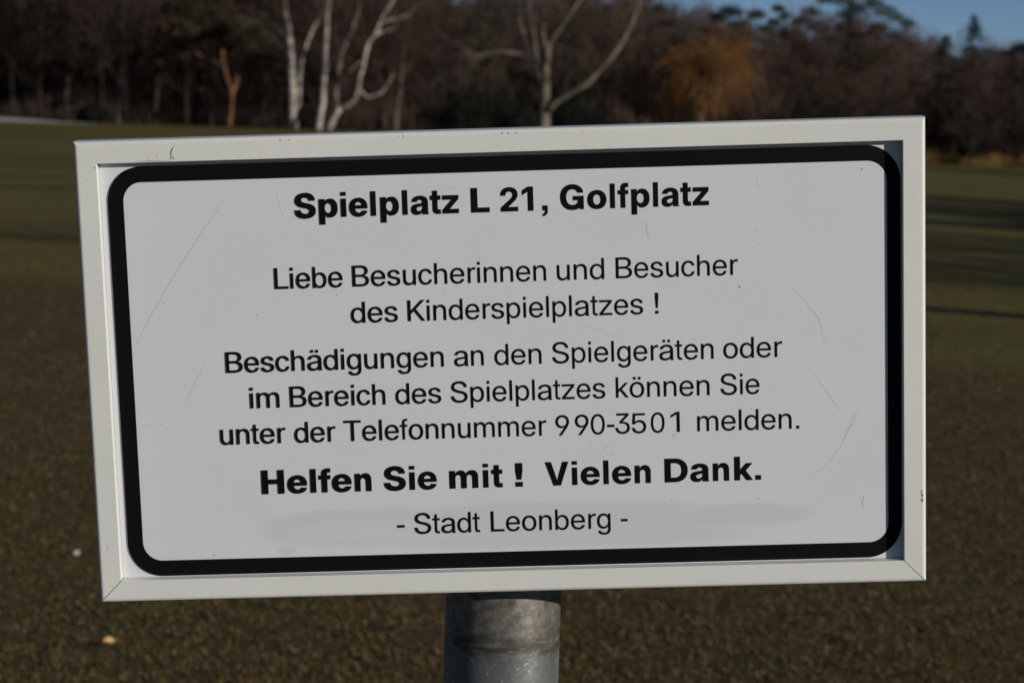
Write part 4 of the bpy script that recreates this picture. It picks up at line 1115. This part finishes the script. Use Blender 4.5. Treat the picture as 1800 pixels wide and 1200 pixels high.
random.seed(21)
pine("tall_pine", "tallest dark pine of the right skyline, its crown cut by the top of the photo", 128, 1484,
     [(1484, y) for y in (-120, -90, -60, -30, 0, 25, 50)] + [(1450, 0), (1425, 22), (1440, 45), (1465, 70), (1510, 15), (1535, 5), (1555, 18), (1575, 30), (1595, 40), (1545, 48),
      (1520, 60), (1500, 85), (1570, 62), (1460, -40), (1515, -35), (1530, -60), (1550, -12), (1450, -70), (1560, 90), (1590, 75), (1475, 110), (1530, 105)], n=7500)
spruce("spruce_tree", "dark spruce with a pointed top against the blue sky on the right", 132, 1702, 26, 66, n=8500, shape=.75)
spruce("spruce_tree", "low dark conifer between the tall pine and the pointed spruce", 130, 1652, 60, 62, n=5200, shape=.7)
pine("broad_pine", "rounded dark pine at the right edge of the photo", 130, 1795,
     [(1795, 85), (1770, 95), (1820, 90), (1850, 70), (1785, 110), (1765, 130), (1815, 125), (1840, 110), (1800, 150), (1760, 165), (1835, 150), (1780, 185)], M_NEEDLE)
pine("broad_pine", "dark pine crown above the ochre willow on the skyline", 134, 1275,
     [(1262, 30), (1285, 20), (1300, 45), (1250, 55), (1275, 70), (1315, 65), (1240, 85), (1290, 95), (1330, 25), (1345, 50), (1325, 95)], n=4200)
pine("broad_pine", "dark pine with thin top between the willow and the tall pine", 136, 1372,
     [(1368, 15), (1380, 28), (1360, 38), (1400, 40), (1412, 35), (1385, 60), (1350, 75), (1405, 75), (1375, 95)], n=3000, r_=(.3, .6))
spruce("spruce_tree", "dark evergreen behind the big forked tree, left of its trunk", 124, 850, -60, 75, n=7000, shape=.55, clear=.25)
spruce("spruce_tree", "dark evergreen hidden behind the big forked tree, right of its trunk", 126, 985, -45, 62, n=6000, shape=.6, clear=.15)
pine("broad_pine", "dark pine crown standing over the orange trunked pine", 126, 345,
     [(345, y) for y in (-80, -50, -20, 10)] + [(310, 10), (325, 60), (300, 70), (360, 45), (380, 75), (285, 45), (330, -30), (375, -10), (395, 30)], n=5200)
pine("broad_pine", "olive pine crown above the bare trunks between birches and big tree", 130, 1130,
     [(1115, -30), (1140, -10), (1160, 15), (1120, 30), (1150, 50), (1180, 40), (1100, 5), (1135, 75), (1175, 80), (1090, 60)], n=4600)


# ---- dark evergreen shrubs at the foot of the wood
def shrub(name, label, depth, blobs, mat, n, size=.075, group=None, cat="shrub"):
    us = [q[0] for q in blobs]
    b = pix(sum(us) / len(us), 240, depth); zb = gz(b.x, b.y)
    t = empty(name, (b.x, b.y, zb)); tag(t, label, cat, group)
    org = Vector(t.location)
    cs, rs = [], []
    for u, v, r in blobs:
        c = pix(u, v, depth + random.uniform(-.8, .8)) - org
        cs.append(tuple(c)); rs.append(r / F_PX * depth)
    V, Fq = leaf_cloud(cs, rs, n, size, .9)
    V[:, 2] = np.maximum(V[:, 2], -.02)
    acc = [(Vector((random.uniform(-.2, .2), random.uniform(-.2, .2), -.1)), Vector(c), .03, .012) for c in cs for _ in range(2)]
    crown((V, Fq), mat, acc, M_DARKBARK, t, "foliage")
    return t


shrub("yew_bush", "wide dark evergreen bush at the foot of the wood right of the big forked tree", 116,
      [(985, 215, 28), (1010, 200, 30), (1035, 205, 32), (1060, 212, 30), (1085, 222, 28), (1020, 230, 34), (1060, 235, 30), (985, 238, 25)], M_SHRUB, 6500)
shrub("yew_bush", "wide dark evergreen bush at the foot of the wood left of the big forked tree", 117,
      [(785, 205, 30), (815, 190, 34), (850, 185, 36), (885, 195, 34), (915, 205, 30), (800, 225, 34), (850, 220, 38), (900, 225, 34), (935, 215, 24)], M_SHRUB, 8500)
shrub("yew_bush", "small dark round bush in front of the wood at the right edge of the meadow", 121,
      [(1695, 262, 15), (1710, 268, 14), (1702, 252, 12), (1690, 276, 12), (1718, 278, 10)], M_SHRUB, 2600)
shrub("yew_bush", "low dark bush at the foot of the wood left of the slender tree", 118,
      [(150, 205, 20), (165, 195, 20), (180, 205, 18), (140, 212, 14)], M_SHRUB, 2600)

# dry ochre grass along the edge on the right
r = np.random.default_rng(9); n = 15000
uu = r.uniform(-14, 60, n); yy = 122 + r.normal(0, .7, n) + .5 * np.sin(uu)
X = uu * .5 + 12; Z = ground_z(X, yy)
hgt = r.uniform(.25, .75, n) * (.6 + .5 * np.sin(uu * .9) ** 2)
p0 = np.stack([X, yy, Z - .02], 1); p1 = np.stack([X + r.normal(0, .15, n), yy + r.normal(0, .15, n), Z + hgt], 1)
V, Fq = sticks(p0, p1, np.full(n, .012), np.full(n, .004))
tag(np_mesh("dry_grass", V, Fq, M_REED), "strip of tall ochre dry grass along the foot of the wood", "grass", kind="stuff")

# ---- leafless trees of the wood: four kinds grown once, then copied
random.seed(5)


def bare_tree(H, mat_b, mat_t, seed, low=.18):
    random.seed(seed)
    t = empty("bare_tree", (0, 0, 0))
    mb = MB(); acc = []
    pts = branch_path(Vector((0, 0, -.2)), Vector((0, 0, 1)), H * .92, 8, .07, .05)
    mb.tube(pts, [.105 * H / 11 * (1 - i / 9) + .02 for i in range(9)], 7)
    for k in range(24):
        f = low + (1 - low) * (k / 24) ** .9
        i = min(7, int(f * 8)); q = pts[i].lerp(pts[i + 1], f * 8 - i)
        a = k * 2.4 + random.uniform(-.5, .5)
        d = Vector((math.cos(a), math.sin(a), random.uniform(.25, .9))).normalized()
        L_ = H * (.36 - .22 * f) * random.uniform(.7, 1.2)
        bp_ = branch_path(q, d, L_, 4, .18, .12)
        mb.tube(bp_, [.05 * H / 11, .042 * H / 11, .034 * H / 11, .025 * H / 11, .015], 5, cap=False)
        for _ in range(6):
            j = random.randrange(1, 4); s = bp_[j].lerp(bp_[j + 1], random.random())
            twigs(acc, s, rand_dir((bp_[j + 1] - bp_[j]).normalized(), .8), L_ * .5 * random.uniform(.6, 1.2), .02, 2, 4, .75, .05)
    mb.build("trunk", mat_b, t, True)
    sticks_obj(acc, "crown", mat_t, t, .009)
    return t


def copy_tree(o):
    c = o.copy(); COL.objects.link(c)
    for ch in o.children:
        d = ch.copy(); COL.objects.link(d); d.parent = c
    return c


protos = [bare_tree(11.5, M_BROWN, M_TWIG, 1), bare_tree(10, M_BROWN, M_TWIG_RED, 2), bare_tree(12.5, M_BROWN, M_TWIG, 3), bare_tree(9, M_BROWN, M_TWIG_RED, 4, .1)]
random.seed(77)
used = set()
spots = []
for Y0, step in ((121, 58), (129, 52), (138, 60)):
    u = -420 + random.uniform(0, 40)
    while u < 2250:
        if not (1590 < u < 1690 and Y0 < 126): spots.append((u, Y0 + random.uniform(-2.5, 2.5)))
        u += step * random.uniform(.7, 1.35)


def skyline(u):
    """height in photo pixels (small = tall) of the tops of the wood"""
    return float(np.interp(u, [-800, 700, 770, 830, 900, 1050, 1150, 1240, 1330, 1420, 1480, 1560, 1620, 1680, 1740, 1800, 2600],
                           [-190, -170, -60, 0, -45, -30, -2, 12, 40, 25, 5, 35, 66, 88, 90, 84, 40]))


for i, (u, Y0) in enumerate(spots):
    k = random.randrange(4)
    o = protos[k] if k not in used else copy_tree(protos[k])
    used.add(k)
    p = pix(u, 260, Y0)
    z = gz(p.x, p.y)
    H = pix(u, skyline(u) + random.uniform(-14, 22), Y0).z - z
    s = max(.45, H / (11.5, 10, 12.5, 9)[k])
    o.location = (p.x, p.y, z); o.rotation_euler = (0, 0, random.uniform(0, 6.28)); o.scale = (max(s, .62), max(s, .62), s)
    tag(o, "leafless brown tree, one of the many alike making up the wood behind the meadow", "tree", "bare trees of the wood")

# the depth of the wood: branches, brush and twigs that read as one mass
r = np.random.default_rng(4)
n = 150000
Y = r.uniform(141, 176, n); u = r.uniform(-900, 2700, n)
X = (u - 900) / F_PX * Y
top = np.interp(u, [-800, 700, 770, 830, 900, 1050, 1150, 1240, 1330, 1420, 1480, 1560, 1620, 1680, 1740, 1800, 2600],
                [-60, -50, -15, 18, -12, 2, 22, 45, 75, 55, 40, 66, 90, 104, 108, 100, 60])
top = top + 14 * np.sin(u * .05) + 9 * np.sin(u * .13 + 1) + r.normal(0, 9, n)
G = ground_z(X, Y)
zt = 1.5 + (250 + .0297 * (u - 900) - top) / F_PX * Y
Z = G + (zt - G) * r.random(n) ** 1.05
d = r.normal(size=(n, 3)); d[:, 2] = np.abs(d[:, 2]) + .5; d /= np.linalg.norm(d, axis=1, keepdims=True)
Ls = r.uniform(.5, 2.0, n)
rad = r.uniform(.008, .03, n)
p0 = np.stack([X, Y, Z], 1)
V, Fq = sticks(p0 - d * Ls[:, None] * .5, p0 + d * Ls[:, None] * .5, rad, rad * .5)
mi = (np.sin(X * .35) + np.sin(X * .13 + Y * .2) + r.normal(0, .8, n) > .3).astype(int)
wood = np_mesh("woods", V, Fq, [M_TWIG, M_TWIG_RED], np.tile(mi, 3))
hx = np.linspace(-110, 110, 111)  # unseen ridge added behind the wood so bright sky doesn't leak through it
hu = 900 + hx / 186 * F_PX
ht = np.interp(hu, [-800, 700, 770, 830, 900, 1050, 1150, 1240, 1330, 1420, 1480, 1560, 1620, 1680, 1740, 1800, 2600],
               [-30, -30, 30, 75, 40, 50, 70, 100, 125, 110, 110, 140, 165, 165, 160, 155, 120])
hz = 1.5 + (250 + .0297 * (hu - 900) - ht) / F_PX * 186 + .25 * np.sin(hx * .4)
rows = [(181, 0.0), (183, .35), (186, 1.0), (200, 1.25), (240, 1.2), (300, 0.0)]
HV = np.stack([np.stack([hx, np.full_like(hx, yy), ground_z(hx, yy) - .3 + (hz - ground_z(hx, yy)) * k], 1) for yy, k in rows]).reshape(-1, 3)
hi = np.arange(len(rows) * len(hx)).reshape(len(rows), -1)
HF = np.stack([hi[:-1, :-1], hi[:-1, 1:], hi[1:, 1:], hi[1:, :-1]], -1).reshape(-1, 4)
tag(np_mesh("added_sky_block_ridge", HV, HF, material("added_ridge_brown", (.045, .032, .022), .95, .05, var=(.08, .055, .035), scale=.6), smooth=True), kind="structure")
tag(wood, "dense brown leafless wood closing off the meadow", "wood", kind="stuff")
n = 90000
Y = r.uniform(124, 160, n); u = r.uniform(-900, 2700, n); X = (u - 900) / F_PX * Y
G = ground_z(X, Y); hh = 1.0 + 2.6 * (.5 + .5 * np.sin(X * .5)) * (.5 + .5 * np.sin(X * .21 + 2))
p0 = np.stack([X, Y, G - .05], 1)
p1 = p0 + np.stack([r.normal(0, .3, n), r.normal(0, .3, n), hh * r.uniform(.4, 1.3, n)], 1)
V, Fq = sticks(p0, p1, np.full(n, .02), np.full(n, .008))
tag(np_mesh("undergrowth", V, Fq, M_TWIG), "low brown brush at the foot of the wood", "undergrowth", kind="stuff")

# ---- trees beside the meadow, out of frame on the right, whose shadows cross the turf
def shadow_tree(hit, dist, name, label, H, wide):
    """stands `dist` metres towards the sun from where its shadow falls"""
    x, y = hit[0] + math.sin(SUN_AZ) * dist, hit[1] + math.cos(SUN_AZ) * dist
    t = empty(name, (x, y, gz(x, y))); tag(t, label, "tree", "trees beside the meadow")
    mb = MB(); mb.tube([(0, 0, -.2), (.1, 0, H * .5), (0, .1, H)], [.30, .22, .05], 8)
    mb.build("trunk", M_DARKBARK, t, True)
    cs, rs, acc = [], [], []
    for i in range(26):
        f = random.random(); a = random.random() * 6.28; w = wide * (1 - f * .75) * random.random() ** .5
        c = Vector((w * math.cos(a), w * math.sin(a), H * (.22 + .78 * f)))
        cs.append(tuple(c)); rs.append(wide * .33); acc.append((Vector((0, 0, c.z - .4)), c, .06, .02))
    V, Fq = leaf_cloud(cs, rs, 5000, .16, .6)
    crown((V, Fq), M_NEEDLE, acc, M_DARKBARK, t)
    return t


random.seed(8)
for u, v, dist, H, wide, lab in (
        (1700, 352, 24, 9.0, 5.0, "broad dark conifer beside the meadow throwing the upper edge of the widest shadow band"),
        (1740, 372, 21, 8.0, 4.5, "dark conifer beside the meadow throwing the middle of the widest shadow band"),
        (1780, 398, 19, 7.0, 3.6, "smaller dark conifer beside the meadow throwing the lower edge of the widest band"),
        (1700, 298, 33, 13.0, 8.0, "broad dark conifer beside the meadow shading the turf close to the wood"),
        (1780, 305, 34, 13.0, 8.0, "dark conifer beside the meadow throwing the farthest shadow band"),
        ):
    shadow_tree(pix_ground(u, v), dist, "conifer", lab, H, wide)
for u, v, dist in ((1700, 425, 22), (1760, 445, 24), (1720, 465, 20), (1790, 420, 27), (1745, 490, 19)):     # leafless neighbours, half shade
    h = pix_ground(u, v)
    o = copy_tree(protos[random.randrange(4)])
    x, y = h.x + math.sin(SUN_AZ) * dist, h.y + math.cos(SUN_AZ) * dist
    o.location = (x, y, gz(x, y)); o.scale = (.85, .85, .7); o.rotation_euler = (0, 0, random.uniform(0, 6))
    tag(o, "leafless tree beside the meadow, one of several alike dimming the turf between the shadow bands", "tree", "bare trees beside the meadow")
# a bare pole-like trunk nearer by: the thin dark line
h = pix_ground(1740, 552)
limb = empty("bare_trunk_tree", (h.x + math.sin(SUN_AZ) * 13, h.y + math.cos(SUN_AZ) * 13, gz(h.x + 10, h.y - 8)))
tag(limb, "bare straight trunk beside the meadow throwing the thin near shadow line", "tree")
mb = MB(); mb.tube([(0, 0, -.3), (.05, 0, 3), (0, .05, 5.0)], [.30, .25, .15], 8); mb.build("trunk", M_BROWN, limb, True)
acc = []
for _ in range(14): twigs(acc, Vector((0, 0, random.uniform(4.0, 4.9))), rand_dir(Vector((0, 0, 1)), .8), 1.6, .025, 2, 4)
sticks_obj(acc, "crown", M_TWIG, limb)
